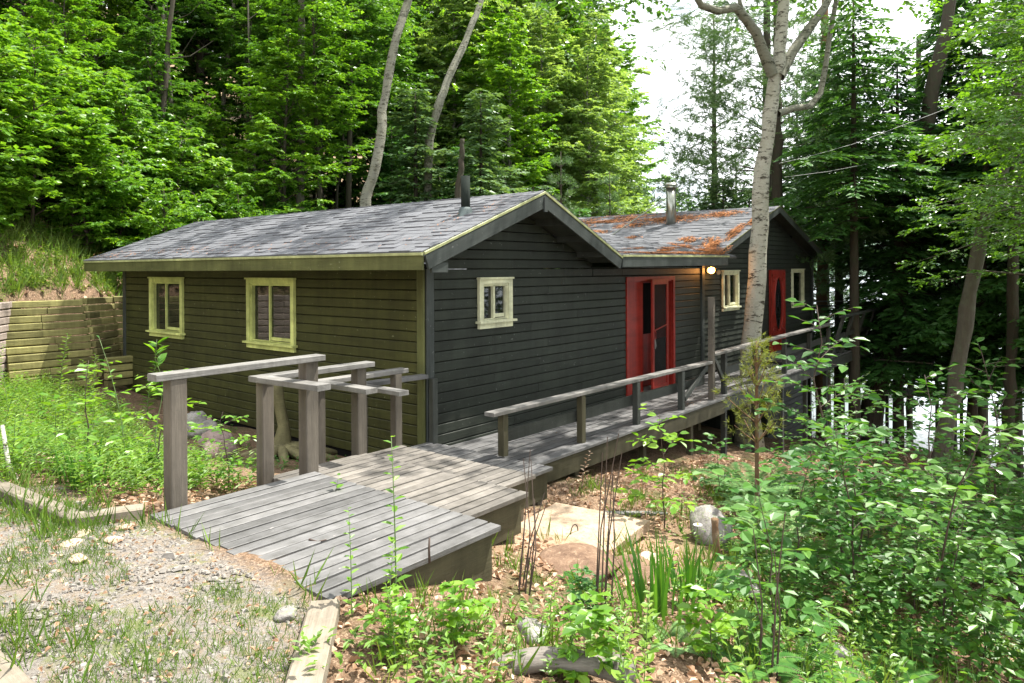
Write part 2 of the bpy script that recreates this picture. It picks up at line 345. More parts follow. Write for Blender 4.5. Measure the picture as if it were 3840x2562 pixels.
M_fern=leafmat('pale fern fronds',G((.06,.15,.05),(.10,.22,.07),(.17,.30,.10),(.24,.38,.14)),.4)
M_weed=leafmat('soft weed leaves',G((.06,.14,.02),(.12,.24,.03),(.19,.33,.045),(.26,.40,.07)),.45)
M_litter=leafmat('dry leaves',G((.15,.085,.055),(.32,.20,.125),(.48,.35,.25),(.60,.48,.38)),.15,tint=(1,.8,.5),rough=.8,spec=.15)
M_peb=plain('gravel stones',(.20,.185,.165),.9,noise=.5,sc_=12,spec=.2)
def rockmat(name,a,b_,c_):
    m,t,b,o=node_mat(name); v,oi=coords(t); n=nz(t,v,5,7,.7); s=nz(t,v,22,4,.7)
    c=mixc(t,ramp(t,n,[(.35,(0,0,0)),(.65,(1,1,1))]),a,b_); c=mixc(t,ramp(t,s,[(.55,(0,0,0)),(.68,(1,1,1))]),c,c_)
    t.links.new(c,b.inputs['Base Color']); b.inputs['Roughness'].default_value=.92; b.inputs['Specular IOR Level'].default_value=.2; bump(t,b,mth(t,'ADD',n,mth(t,'MULTIPLY',s,.5)),.9,.03); return m
M_rock=rockmat('lichened grey rock',(.13,.12,.11),(.34,.32,.30),(.20,.23,.12))
M_rockp=rockmat('pinkish brown rock',(.18,.13,.11),(.36,.28,.25),(.12,.13,.07))
M_rockt=rockmat('tan rock',(.34,.25,.18),(.50,.39,.30),(.22,.19,.13))
M_conc=rockmat('sandy concrete',(.27,.20,.14),(.40,.31,.22),(.20,.13,.08))
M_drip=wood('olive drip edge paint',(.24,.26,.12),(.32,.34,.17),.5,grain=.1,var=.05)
M_soil=rockmat('loose brown soil',(.10,.06,.04),(.20,.13,.085),(.26,.18,.12))
def groundmat():
    m,t,b,o=node_mat('forest ground'); v=t.nodes.new('ShaderNodeTexCoord').outputs['Object']
    at=t.nodes.new('ShaderNodeAttribute'); at.attribute_name='pad'; pad=at.outputs['Fac']
    at2=t.nodes.new('ShaderNodeAttribute'); at2.attribute_name='tan'; tan=at2.outputs['Fac']
    a=nz(t,v,1.2,6,.65); f=nz(t,v,14,6,.75); ff=nz(t,v,55,5,.8); g=nz(t,v,3.5,5,.7)
    leaf=mixc(t,ramp(t,f,[(.35,(0,0,0)),(.66,(1,1,1))]),(.06,.038,.024),(.25,.16,.10))
    leaf=mixc(t,ramp(t,ff,[(.5,(0,0,0)),(.62,(1,1,1))]),leaf,(.40,.29,.20))
    leaf=mixc(t,ramp(t,a,[(.5,(0,0,0)),(.66,(.8,.8,.8))]),leaf,(.06,.085,.022))
    gr=mixc(t,ramp(t,ff,[(.3,(0,0,0)),(.7,(1,1,1))]),(.12,.108,.095),(.34,.315,.285))
    gr=mixc(t,ramp(t,f,[(.45,(0,0,0)),(.62,(.8,.8,.8))]),gr,(.24,.18,.12))
    gr=mixc(t,ramp(t,g,[(.52,(0,0,0)),(.64,(.75,.75,.75))]),gr,(.16,.19,.075))
    tn=mixc(t,ff,(.30,.20,.13),(.52,.38,.26)); tn=mixc(t,ramp(t,f,[(.45,(0,0,0)),(.65,(.8,.8,.8))]),tn,(.20,.10,.055))
    c=mixc(t,pad,leaf,gr); c=mixc(t,tan,c,tn)
    t.links.new(c,b.inputs['Base Color']); b.inputs['Roughness'].default_value=.95; b.inputs['Specular IOR Level'].default_value=.1
    bump(t,b,mth(t,'ADD',f,mth(t,'MULTIPLY',ff,.6)),1.,.03); return m
M_ground=groundmat()
def watermat():
    m,t,b,o=node_mat('lake water'); v=t.nodes.new('ShaderNodeTexCoord').outputs['Object']
    b.inputs['Base Color'].default_value=(.16,.20,.22,1); b.inputs['Roughness'].default_value=.3; b.inputs['Specular IOR Level'].default_value=1; b.inputs['IOR'].default_value=1.7  # pale base colour carries part of the lake's glare
    bump(t,b,nz(t,v,1.6,4,.6,(1,2.2,1)),.5,.12); return m
M_water=watermat()
M_hill=plain('far wooded hillside',(.05,.10,.06),.9,noise=.5,sc_=.05)
# ------------------------------------------------------------------ ground, lake, far shore
def axis(fine0,fine1,step,lo,hi):
    a=list(np.arange(fine0,fine1+1e-6,step)); s=step; x=fine0
    while x>lo: s*=1.16; x-=s; a.insert(0,x)
    s=step; x=fine1
    while x<hi: s*=1.16; x+=s; a.append(x)
    return np.array(a)
gx=axis(-8,14,.16,-160,900); gy=axis(-9,12,.16,-400,500)
X,Y=np.meshgrid(gx,gy); Z=ground(X,Y)
padm=np.clip((-4.1-X-.22*(Y+3.4)*(Y<-3.4)*-1)/.15+.5,0,1)*np.clip((.3-Y)/.8,0,1)
padm=np.where(Y<-3.4,np.clip((-4.12+.95*(Y+3.4)-X)/.2+.5,0,1),padm)
tanm=np.exp(-(((X+.9)/1.15)**2+((Y+2.9)/.95)**2)**2)*1.0
Z=Z+(vnoise(X,Y,.3,5)-.5)*.03
ny,nx=X.shape; idx=np.arange(nx*ny).reshape(ny,nx)
Qg=np.stack([idx[:-1,:-1],idx[:-1,1:],idx[1:,1:],idx[1:,:-1]],-1).reshape(-1,4)
gme=npmesh('ground',np.stack([X,Y,Z],-1).reshape(-1,3),Qg,smooth=True)
for nm,arr in (('pad',padm),('tan',tanm)):
    a=gme.attributes.new(nm,'FLOAT','POINT'); a.data.foreach_set('value',arr.ravel().astype(np.float32))
link('ground',gme,M_ground,kind='structure')
wme=npmesh('lake',[(14,-900,-6.2),(1500,-900,-6.2),(1500,900,-6.2),(14,900,-6.2)],[(0,1,2,3)])
link('water',wme,M_water,kind='structure')
# far shore: a real wooded ridge across the lake
fx=np.linspace(-500,900,160); hb=MB(); rows=[]
for k,(dx,hz) in enumerate(((0,0),(25,.45),(60,.8),(110,1.),(200,.8))):
    h=(22+16*(vnoise(fx,fx*0,160,3))+5*vnoise(fx,fx*0,35,4)+2.6*vnoise(fx,fx*0+k,7,6))*hz
    rows.append(np.stack([np.full(160,620.)+dx-.15*fx,fx,-7+h],-1))
Vh=np.concatenate(rows); ih=np.arange(160*5).reshape(5,160)
link('hills',npmesh('hills',Vh,np.stack([ih[:-1,:-1],ih[1:,:-1],ih[1:,1:],ih[:-1,1:]],-1).reshape(-1,4)),M_hill,kind='structure')
# ------------------------------------------------------------------ cabin
WX=(1,0,0);WY=(0,1,0);WZ=(0,0,1)
cabin=thing('cabin','long dark green single-storey cabin with shingled gable roofs and red doors','cabin',(4,4,-2.4))
S=.133
def siding(face,a0,a1,k0,k1,holes,mat,parent,clip=None,lap=False,step=None,joints=True):
    """face 'B': wall in plane y=0 facing -Y (u=+X). face 'A': plane x=0 facing -X (u=-Y)"""
    st=step or S
    for k in range(k0,k1):
        zt=-k*st; zb=zt-st
        x0,x1=a0,a1; x0t,x1t=a0,a1
        if clip:
            x0,x1=clip(zb+.004); x0t,x1t=clip(zt-.004)
            x0=max(a0,x0);x1=min(a1,x1);x0t=max(a0,x0t);x1t=min(a1,x1t)
            if x1t-x0t<.05: continue
        rs=rects_minus(x0,x1,zb,zt,holes) if (x0t==x0 and x1t==x1) else [(x0,x1,zb,zt)]
        for (p,q,r,s_) in rs:
            cuts=[p,q]
            if joints and q-p>3: cuts=[p,p+(q-p)*(.2+.6*random.random()),q]
            for i in range(len(cuts)-1):
                c0,c1=cuts[i],cuts[i+1]; ct0=max(c0,x0t) if i==0 else c0; ct1=min(c1,x1t) if i==len(cuts)-2 else c1
                e=.0015 if len(cuts)>2 else 0
                if face=='B': o=(c0,0.,r); u=WX; loc=[(0,.002),(c1-c0-e,.002),(ct1-c0-e,s_-r-.006),(ct0-c0,s_-r-.006)]; vv=(0,-.055,1) if lap else WZ
                else: o=(0.,c1,r); u=(0,-1,0); loc=[(0,.002),(c1-c0-e,.002),(c1-ct0-e,s_-r-.006),(c1-ct1,s_-r-.006)]; vv=WZ
                if lap: vv=(0,.16,1)
                o=Vector(o)+Vector((0,-.016 if lap else 0,0))
                panel('siding_board',loc,.02,.009 if not lap else .003,o,u,vv,mat,parent)
def wallback(name,rects,axis_,parent,mat,dep=.12):
    b=MB()
    for (p,q,r,s_) in rects:
        if axis_=='B': b.box(p,q,.004,dep,r,s_)
        else: b.box(.004,dep,p,q,r,s_)
    return link(name,b.mesh(name),mat,parent)
# near cabin gable wall (faces the walkway)
holeB=[(1.0,1.635,-.645,-.03),(4.985,6.775,-2.2,-.07)]
RX,RZ=1.72,1.19   # ridge
def rise(x): return RZ-(RX-x)*(RZ-.31)/(RX+.6) if x<RX else RZ-(x-RX)*(RZ-.31)/(3.82-RX)
def clipB(z):
    zz=z+.13
    if zz<=rise(0): return (0.02,8.1)
    l=RX-(RZ-zz)*(RX+.6)/(RZ-.31); r=RX+(RZ-zz)*(3.82-RX)/(RZ-.31)
    return (max(.02,l),min(r,8.1) if zz>.3 else 8.1)
gw=wallback('gable_wall',rects_minus(.01,8.08,-2.35,.12,holeB)+[(.9,2.5,.12,.62)],'B',cabin,M_dark)
siding('B',.135,8.06,0,17,holeB,M_char,gw)
siding('B',.135,3.85,-9,0,[],M_char,gw,clip=clipB)
siding('B',3.87,8.06,-1,0,[],M_char,gw)
bar('corner_board',(.068,-.013,-2.2),(.068,-.013,.135),.13,.028,M_trimd,gw,side=WX)
bar('corner_board',(8.13,-.03,-2.2),(8.13,-.03,.3),.13,.05,M_trimd,gw,side=WX)
# near cabin side wall (green bounce light put into its paint colour)
holeA=[(6.25,7.41,-1.04,-.07),(2.82,3.98,-1.04,-.07)]
swl=wallback('side_wall',rects_minus(.02,8.72,-2.5,.2,holeA),'A',cabin,M_dark)
siding('A',.135,8.60,-1,18,holeA,M_charBounce,swl)
bar('corner_board',(-.014,.066,-2.4),(-.014,.066,.14),.13,.028,M_trimBounce,swl,side=WY)
bar('corner_board',(-.014,8.66,-2.4),(-.014,8.66,.14),.13,.028,M_trimd,swl,side=WY)
bar('bottom_board',(.03,.1,-2.56),(.03,8.7,-2.56),.25,.03,M_dkpost,swl,side=WZ)
# windows: trim, sill, sashes, panes, curtain, dark room behind
def window(o,u,n,W,H,mat,curtain=True,tw=.085,slider=True,label=None,sillw=.04):
    """o = top left outer corner on the wall face, u along the wall, n outward"""
    o=Vector(o);u=Vector(u);n=Vector(n);v=Vector((0,0,1))
    Mx=Matrix((u,n,v)).transposed().to_4x4(); Mx.translation=o
    b=MB(); d=.045
    b.box(0,W,0,d,-tw,0); b.box(0,tw,0,d,-H+tw,-tw-.001); b.box(W-tw,W,0,d,-H+tw,-tw-.001); b.box(0,W,0,d,-H,-H+tw-.001)
    b.box(-.012,W+.012,0,d+.022,-.022,.004)
    win=link('window',b.mesh('window'),mat,cabin,Mx)
    if label: win['label']=label
    s=MB(); s.box(-sillw,W+sillw,0,d+.05,-H+tw-.01,-H+tw+.022); link('sill',s.mesh('sill'),mat,win,Mx)
    s=MB(); i0=tw; 
    for a in (0,1):
        t_=.018; x0=i0+a*t_; x1=W-i0-a*t_; z0=-tw-a*t_; z1=-H+tw+.03+a*t_; y1=.03-a*.018; y0=-.05
        s.box(x0,x1,y0,y1,z0-t_,z0); s.box(x0,x0+t_,y0,y1,z1,z0-t_-.001); s.box(x1-t_,x1,y0,y1,z1,z0-t_-.001); s.box(x0,x1,y0,y1,z1-.001-t_*.6,z1-.002)
    if slider:
        xm=W*.47; s.box(xm-.012,xm+.022,-.04,.012,-H+tw+.03,-tw-.03)
    link('sash',s.mesh('sash'),mat,win,Mx)
    if slider:
        s=MB(); s.box(xm+.03,W-tw-.06,-.035,.004,-H+tw+.06,-H+tw+.11); link('sash_rail',s.mesh('sash_rail'),mat,win,Mx)
    for q,(x0,x1,y) in enumerate(((tw+.05,W*.47,-.035),(W*.47,W-tw-.05,-.018)) if slider else ((tw+.05,W-tw-.05,-.02),)):
        g=MB(); g.box(x0,x1,y-.004,y,-H+tw+.05,-tw-.05); link('pane',g.mesh('pane'),M_glass,win,Mx)
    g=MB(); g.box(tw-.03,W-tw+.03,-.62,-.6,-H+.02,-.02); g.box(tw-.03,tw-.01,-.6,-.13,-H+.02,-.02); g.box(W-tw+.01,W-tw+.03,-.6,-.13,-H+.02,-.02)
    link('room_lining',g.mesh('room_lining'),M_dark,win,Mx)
    if curtain:
        c=MB(); 
        for (xa,xb) in ((tw+.06,tw+.06+W*.12),(W*.53,W*.53+W*.22)):
            xs=np.linspace(xa,xb,13); ys=-.10+.015*np.sin(np.arange(13)*2.1)
            V=np.r_[np.c_[xs,ys,np.full(13,-tw-.05)],np.c_[xs,ys,np.full(13,-H+tw+.05)]]
            c.add(V,[(i,i+1,14+i,13+i) for i in range(12)])
        link('curtain',c.mesh('curtain'),M_curt,win,Mx)
    return win
window((-.022,7.476,.006),(0,-1,0),(-1,0,0),1.29,1.115,M_creamBounce,False,label='green-lit sliding window at the far end of the side wall')
window((-.022,4.055,.006),(0,-1,0),(-1,0,0),1.305,1.115,M_creamBounce,False,label='green-lit sliding window nearest the house corner')
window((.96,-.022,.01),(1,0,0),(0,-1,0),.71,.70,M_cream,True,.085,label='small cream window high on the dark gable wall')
# deep door bay with the open screen door
def quadbox(name,x0,x1,y0,y1,z0,z1,mat,parent):
    b=MB(); b.box(x0,x1,y0,y1,z0,z1); return link(name,b.mesh(name),mat,parent)
zt,zb=-.028,-2.2
dr=MB()
dr.box(4.935,5.01,-.045,-.004,zb,zt); dr.box(6.745,6.822,-.045,-.004,zb,zt); dr.box(5.011,6.744,-.045,-.004,zt-.075,zt)
door=link('door_frame',dr.mesh('door_frame'),M_red,cabin)
quadbox('bay_panel',6.74,6.76,0,.55,zb,zt-.08,M_red,door)
quadbox('bay_panel',4.99,5.0,0,.55,zb,zt-.08,M_red,door)
quadbox('side_panel',5.01,5.70,.06,.08,zb,zt-.08,M_red,door)
quadbox('door_head',5.0,6.74,.0,.5,zt-.1,zt-.076,M_red,door)
quadbox('inner_door',5.55,6.52,.30,.34,zb+.02,zt-.1,M_red,door)
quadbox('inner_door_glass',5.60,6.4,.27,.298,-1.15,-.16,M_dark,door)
quadbox('side_panel',6.53,6.74,.42,.45,zb,zt-.08,M_red,door)
quadbox('threshold',4.95,6.8,-.06,.5,zb-.05,zb+.012,M_rail,door)
def scr(name,o,u,W,H,parent):
    o=Vector(o);u=Vector(u).normalized();n=Vector((u.y,-u.x,0))
    Mx=Matrix((u,n,Vector((0,0,1)))).transposed().to_4x4(); Mx.translation=o
    s=MB(); sw=.085
    s.box(0,sw,0,.032,0,H); s.box(W-sw,W,0,.032,0,H); s.box(sw,W-sw,0,.032,H-.1,H); s.box(sw,W-sw,0,.032,0,.09); s.box(sw,W-sw,0,.032,.24,.30); s.box(sw,W-sw,.006,.02,.09,.24)
    d=link(name,s.mesh(name),M_red,parent,Mx)
    g=MB(); g.box(sw,W-sw,.012,.016,.30,H-.1); link('screen',g.mesh('screen'),M_screen,d,Mx)
    g=MB(); g.box(sw+.01,W-sw-.01,.004,.009,.31,.98); link('plastic_sheet',g.mesh('plastic_sheet'),M_sheet,d,Mx)
    g=MB(); g.tube([(sw,.035,1.14),(W-sw,.035,1.22)],.012,6); link('push_bar',g.mesh('push_bar'),M_red,d,Mx)
    g=MB(); g.tube([(.045,.035,.98),(.045,.075,1.0),(.045,.075,1.12),(.045,.035,1.14)],.009,6); link('handle',g.mesh('handle'),M_red,d,Mx)
    g=MB(); g.tube([(.06,.05,1.0),(.075,.055,.86),(.065,.05,.80)],[.008,.02,.012],5); link('tassel',g.mesh('tassel'),M_rail,d,Mx)
    return d
scr('screen_door',(5.70,-.11,zb+.02),(.76,.06,0),.76,2.1,door)
# far wing wall (lapped boards), windows and the ornate screen door
FS=.118
holeC=[(9.14,9.98,-.80,.02),(12.17,13.03,-2.2,.05),(13.82,14.74,-.93,.04)]
def clipC(z):
    zz=z+.10; PX,PZ,EZ=12.0,1.66,.50
    if zz<=EZ: return (8.2,15.7)
    return (max(8.2,PX-(PZ-zz)*(PX-8.6)/(PZ-EZ)),min(15.7,PX+(PZ-zz)*(15.5-PX)/(PZ-EZ)))
fw=wallback('far_gable_wall',rects_minus(8.2,15.68,-2.6,.45,holeC)+[(10,14,.45,1.0)],'B',cabin,M_dark)
siding('B',8.2,15.64,0,18,[(9.14,9.98,-.80,.02),(12.2,13.0,-2.2,.05),(13.82,14.74,-.93,.04)],M_char,fw,lap=True,step=FS,joints=False)
siding('B',8.2,15.64,-14,0,[],M_char,fw,clip=clipC,lap=True,step=FS,joints=False)
bar('corner_board',(15.70,-.03,-2.6),(15.70,-.03,.42),.10,.05,M_trimd,fw,side=WX)
wallback('end_wall',[(.0,9.,-5.2,.4)],'A',cabin,M_char).matrix_basis=Matrix.Translation((15.6,0,0))
M_trimF=M_cream
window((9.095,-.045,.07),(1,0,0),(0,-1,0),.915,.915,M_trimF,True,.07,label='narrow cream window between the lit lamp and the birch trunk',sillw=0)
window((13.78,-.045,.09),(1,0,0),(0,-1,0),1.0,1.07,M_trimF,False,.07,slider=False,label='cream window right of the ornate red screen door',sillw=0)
def ornate():
    W,H=.96,2.12; Mx=Matrix.Translation((12.14,-.06,-2.1)); Mx=Mx@Matrix(((1,0,0,0),(0,-1,0,0),(0,0,1,0),(0,0,0,1)))
    cx,cz,ra,rb=W/2,1.28,.29,.70; n=40; b=MB(); a=np.linspace(0,2*np.pi,n,endpoint=False)
    el=np.c_[cx+ra*np.cos(a),cz+rb*np.sin(a)]
    sq=[]
    for t in a:
        c,s=np.cos(t),np.sin(t); k=min((W/2-.0)/max(abs(c),1e-6),(.80 if s>0 else .80)/max(abs(s),1e-6)); sq.append((cx+c*k,cz+s*k))
    sq=np.array(sq); V=np.r_[np.c_[el[:,0],np.zeros(n),el[:,1]],np.c_[sq[:,0],np.zeros(n),sq[:,1]],np.c_[el[:,0],np.full(n,.035),el[:,1]],np.c_[sq[:,0],np.full(n,.035),sq[:,1]]]
    Q=[]
    for i in range(n):
        j=(i+1)%n; Q+=[(i,j,n+j,n+i),(2*n+i,3*n+i,3*n+j,2*n+j),(i,2*n+i,2*n+j,j)]
    b.add(V,Q); b.box(0,W,0,.034,.0,.47); b.box(.1,W-.1,.034,.048,.08,.40); b.box(0,W,0,.034,2.08,H)
    d=link('ornate_screen_door',b.mesh('ornate_screen_door'),M_red,cabin,Mx)
    g=MB(); g.tube([(cx+.3*np.cos(t),.045,cz+.71*np.sin(t)) for t in np.linspace(0,2*np.pi,37)],.016,5,cap=False); link('oval_rim',g.mesh('oval_rim'),M_red,d,Mx)
    g=MB(); g.box(.1,W-.1,.008,.012,.5,2.05); link('screen',g.mesh('screen'),M_screen,d,Mx)
    for sx in (0,1):
        for sz in (.62,1.95):
            g=MB(); x=.13 if sx==0 else W-.13
            th=np.linspace(0,2.2*np.pi,22); rr=.09*(1-th/9.5); sgn=-1 if sx else 1
            g.tube(np.c_[x+sgn*rr*np.cos(th),np.full(22,.045),sz+rr*np.sin(th)*(1 if sz<1 else -1)],.012,5); link('scroll',g.mesh('scroll'),M_red,d,Mx)
    g=MB(); g.box(-.06,0,-.02,.04,0,H+.05); g.box(W,W+.06,-.02,.04,0,H+.05); g.box(0,W,-.02,.04,H+.001,H+.05); link('door_casing',g.mesh('door_casing'),M_red,d,Mx)
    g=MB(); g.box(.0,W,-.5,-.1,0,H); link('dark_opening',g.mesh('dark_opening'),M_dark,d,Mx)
ornate()
# basement below the far wing and dark underfloor
bw=MB(); bw.box(12.3,15.5,.1,4,-5.6,-2.35); base=link('basement_wall',bw.mesh('basement_wall'),M_dark,cabin)
for k in range(22):
    z=-5.3+k*.135
    panel('siding_board',[(0,0),(3.2,0),(3.2,.128),(0,.128)],.02,.005,(12.3,.1,z),WX,WZ,M_char,base,share=True)
    panel('siding_board',[(0,0),(3.8,0),(3.8,.128),(0,.128)],.02,.005,(12.3,3.9,z),(0,-1,0),WZ,M_char,base,share=True)
# roofs
roof=MB()
YF0,YF1=-.6,9.05
def slab(b,p,th=.035):
    p=[Vector(q) for q in p]; n=(p[1]-p[0]).cross(p[3]-p[0]).normalized()
    if n.z<0: n=-n
    V=[q-n*th for q in p]+list(p); b.add([tuple(q) for q in V],[(0,1,2,3),(4,7,6,5),(0,4,5,1),(1,5,6,2),(2,6,7,3),(3,7,4,0)])
slab(roof,[(-.6,YF0,.31),(-.6,YF1,.31),(RX,YF1,RZ),(RX,YF0,RZ)]); slab(roof,[(3.82,YF0,.30),(3.82,YF1,.30),(RX,YF1,RZ-.001),(RX,YF0,RZ-.001)])
roof1=link('roof',roof.mesh('roof'),M_shin,cabin); roof1['label']='near gable roof of grey shingles'
def shingles(P0,U,Vd,length,slope_len,parent,maxparts,seed,expo=.142,near=None,cut=None):
    """courses of laminated tabs; P0 eave corner, U along eave, Vd up the slope"""
    rr=random.Random(seed); P0=Vector(P0);U=Vector(U).normalized();Vd=Vector(Vd).normalized();Nn=U.cross(Vd)
    if Nn.z<0: U=-U; P0=P0-U*length; Nn=U.cross(Vd)
    tabs=[]; r=int(slope_len/expo)+1
    for j in range(r):
        x=-rr.random()*.2
        while x<length:
            wd=rr.choice((.13,.2,.24,.3,.36,.42)); x0=max(0,x); x1=min(length,x+wd-.004)
            if x1-x0>.03: tabs.append((j,x0,x1,rr.choice((.007,.010,.019))))
            x+=wd
    camv=Vector((-6.36,-6.6,.13))
    tabs.sort(key=lambda t:(P0+U*t[1]+Vd*(t[0]*expo)-camv).length)
    rest=MB(); cnt=0
    for (j,x0,x1,th) in tabs:
        y0=j*expo; ln=min(expo*1.25,slope_len-y0)
        if ln<.03: continue
        o=P0+U*x0+Vd*(y0-.012)+Nn*.004
        if cut and cut(o): continue
        up=(Vd*ln-Nn*(th*.75)).normalized()
        w_=round((x1-x0)/.02)*.02 or .02
        if cnt<maxparts:
            panel('shingle',[(0,0),(w_,0),(w_,ln),(0,ln)],th+.008,.003,o,U,up,M_shin,parent,share=True); cnt+=1
        else:
            n2=U.cross(up); t2=th+.008
            c=[o,o+U*w_,o+U*w_+up*ln,o+up*ln]; rest.add([tuple(q) for q in c]+[tuple(q+n2*t2) for q in c],[(4,5,6,7),(0,1,5,4),(1,2,6,5),(3,0,4,7)],None,rr.random())
    if rest.n: link('shingles',rest.mesh('shingles'),M_shin,parent,kind='stuff')
sl=math.hypot(RX+.6,RZ-.31)
shingles((-.61,YF0-.01,.325),(0,1,0),(RX+.6,0,RZ-.31),9.68,sl,roof1,295,1)
sl2=math.hypot(3.82-RX,RZ-.30)
shingles((3.83,YF0-.01,.315),(0,1,0),(RX-3.82,0,RZ-.30),9.6,sl2,roof1,0,2)
cap=MB()
for k in range(44): 
    y=YF0-.01+k*.22; cap.add([(RX-.14,y,RZ-.02),(RX,y,RZ+.035),(RX+.14,y,RZ-.03),(RX-.14,y+.235,RZ-.035),(RX,y+.235,RZ+.02),(RX+.14,y+.235,RZ-.04)],[(0,1,4,3),(1,2,5,4)],None,random.random())
link('ridge_cap',cap.mesh('ridge_cap'),M_shin,roof1)
# trims of the near roof
bar('fascia_board',(-.6,YF0+.01,.205),(-.6,5.1,.205),.17,.03,M_trimBounce,roof1,side=WZ)
bar('fascia_board',(-.6,5.105,.205),(-.6,YF1,.205),.17,.03,M_trimBounce,roof1,side=WZ)
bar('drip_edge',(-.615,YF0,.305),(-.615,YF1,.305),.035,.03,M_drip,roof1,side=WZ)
def rake(xa,za,xb,zb,tag):
    d=Vector((xb-xa,0,zb-za)).normalized(); up=Vector((-d.z,0,d.x)); up=up if up.z>0 else -up
    a=Vector((xa,-.6,za));b=Vector((xb,-.6,zb))
    bar('rake_board',a-up*.125,b-up*.125,.17,.035,M_trimd,roof1,side=up)
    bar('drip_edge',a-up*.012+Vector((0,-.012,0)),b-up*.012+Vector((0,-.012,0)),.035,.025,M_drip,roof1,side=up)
rake(-.6,.325,RX,RZ+.012,'l'); rake(RX,RZ+.012,3.82,.315,'r')
bar('fascia_end',(-.47,-.585,.15),(-.2,-.585,.15),.12,.03,M_trimd,roof1,side=WZ)
bar('ridge_block',(RX,-.622,RZ-.07),(RX,-.622,RZ-.27),.07,.03,M_trimd,roof1,side=WX)
bar('ridge_beam',(RX,-.57,RZ-.16),(RX,0,RZ-.16),.14,.09,M_dkpost,roof1,side=WZ)
sf=MB(); slab(sf,[(-.58,-.57,.25),(-.58,-.01,.25),(RX,-.01,RZ-.06),(RX,-.57,RZ-.06)],.02); slab(sf,[(3.8,-.57,.24),(3.8,-.01,.24),(RX,-.01,RZ-.061),(RX,-.57,RZ-.061)],.02)
sf.box(-.59,-.01,.0,9.0,.125,.14)
link('soffit',sf.mesh('soffit'),M_dkpost,roof1)
for x in (2.3,2.85,3.4,.3,-.1,1.0): 
    z=rise(x)-.13; bar('outrigger',(x,-.58,z),(x,0,z),.10,.045,M_dkpost,roof1,side=WZ)
# connector roof over the red door
PX,PZ=11.98,1.66
ex0,ex1=3.82,8.58
YC=4.; a_=.165
con=MB(); slab(con,[(ex0-.2,-.6,.325),(ex1,-.6,.365),(ex1+1.6,YC,.365+a_*(YC+.6)),(ex0-1.8,YC,.325+a_*(YC+.6))])
roof2=link('connector_roof',con.mesh('connector_roof'),M_shin,cabin); roof2['label']='low connecting roof above the red door, littered with orange needles'
cl=math.hypot(YC+.6,a_*(YC+.6))
shingles((ex0-.1,-.61,.34),(1,0,0.008),(0,1,a_),4.75,cl,roof2,290,3)
bar('fascia_board',(ex0,-.6,.235),(8.08,-.6,.265),.17,.035,M_trimd,roof2,side=WZ)
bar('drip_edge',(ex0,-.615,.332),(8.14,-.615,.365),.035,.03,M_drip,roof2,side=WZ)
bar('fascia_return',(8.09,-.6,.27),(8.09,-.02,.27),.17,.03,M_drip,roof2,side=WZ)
sf=MB(); sf.box(3.8,8.06,-.58,-.005,.135,.148); link('soffit',sf.mesh('soffit'),M_dkpost,roof2)
# far wing roof
r3=MB(); YE0,YE1=-.35,9.2; LX=8.15
slab(r3,[(LX,YE0,.40),(LX,YE1,.40),(PX,YE1,PZ),(PX,YE0,PZ)]); slab(r3,[(16.0,YE0,.42),(16.0,YE1,.42),(PX,YE1,PZ-.001),(PX,YE0,PZ-.001)])
r3.add([(5.0,YC-.3,-.62),(5.0,YE1,-.62),(LX,YE1,.385),(LX,YC-.3,.385)],[(0,3,2,1)])
roof3=link('far_roof',r3.mesh('far_roof'),M_shin,cabin); roof3['label']='far wing gable roof strewn with orange pine needles'
slf=math.hypot(PX-LX,PZ-.40)
shingles((LX,YE0-.01,.412),(0,1,0),(PX-LX,0,PZ-.40),9.5,slf,roof3,290,4)
ext=math.hypot(3.6,3.6*(PZ-.4)/(PX-LX))
shingles((LX-3.6,YC-.1,.412-3.6*(PZ-.4)/(PX-LX)),(0,1,0),(PX-LX,0,PZ-.40),5.2,ext,roof3,0,5)
def rake3(xa,za,xb,zb):
    d=Vector((xb-xa,0,zb-za)).normalized(); up=Vector((-d.z,0,d.x)); up=up if up.z>0 else -up
    a=Vector((xa,-.35,za));b=Vector((xb,-.35,zb)); bar('rake_board',a-up*.08,b-up*.08,.15,.03,M_trimd,roof3,side=up); bar('drip_edge',a-up*.0+Vector((0,-.012,0)),b+Vector((0,-.012,0)),.025,.02,M_trimBounce,roof3,side=up)
rake3(8.5,.40+.35*(PZ-.4)/(PX-LX)+.02,PX,PZ+.015); rake3(PX,PZ+.015,16.0,.43)
sf=MB(); slab(sf,[(8.5,-.33,.44),(8.5,-.01,.44),(PX,-.01,PZ-.05),(PX,-.33,PZ-.05)],.015); slab(sf,[(15.97,-.33,.38),(15.97,-.01,.38),(PX,-.01,PZ-.051),(PX,-.33,PZ-.051)],.015); link('soffit',sf.mesh('soffit'),M_dkpost,roof3)
# vent pipe, stove pipe and its brace
g=MB(); g.tube([(.80,.04,.78),(.80,.04,1.385)],[.062,.062],20); vp=link('vent_pipe',g.mesh('vent_pipe',True),M_pipe,cabin)
g=MB(); g.tube([(.78,.04,.76),(.79,.04,.80),(.80,.04,.93),(.80,.04,.965)],[.145,.12,.09,.066],20); link('pipe_boot',g.mesh('pipe_boot',True),M_boot,vp)
g=MB(); g.tube([(10.72,2.0,1.1),(10.72,2.0,2.22)],.125,24); sp=link('stove_pipe',g.mesh('stove_pipe',True),M_metal,cabin)
g=MB(); g.tube([(10.72,2.0,2.20),(10.72,2.0,2.235)],.165,24); g.tube([(10.72,2.0,2.26),(10.72,2.0,2.285),(10.72,2.0,2.33)],[.18,.18,.13],24); link('rain_cap',g.mesh('rain_cap'),M_metal,sp)
g=MB(); g.tube([(10.72,2.05,2.0),(9.8,3.2,1.0)],.016,6); link('brace_rod',g.mesh('brace_rod'),M_metal,sp)
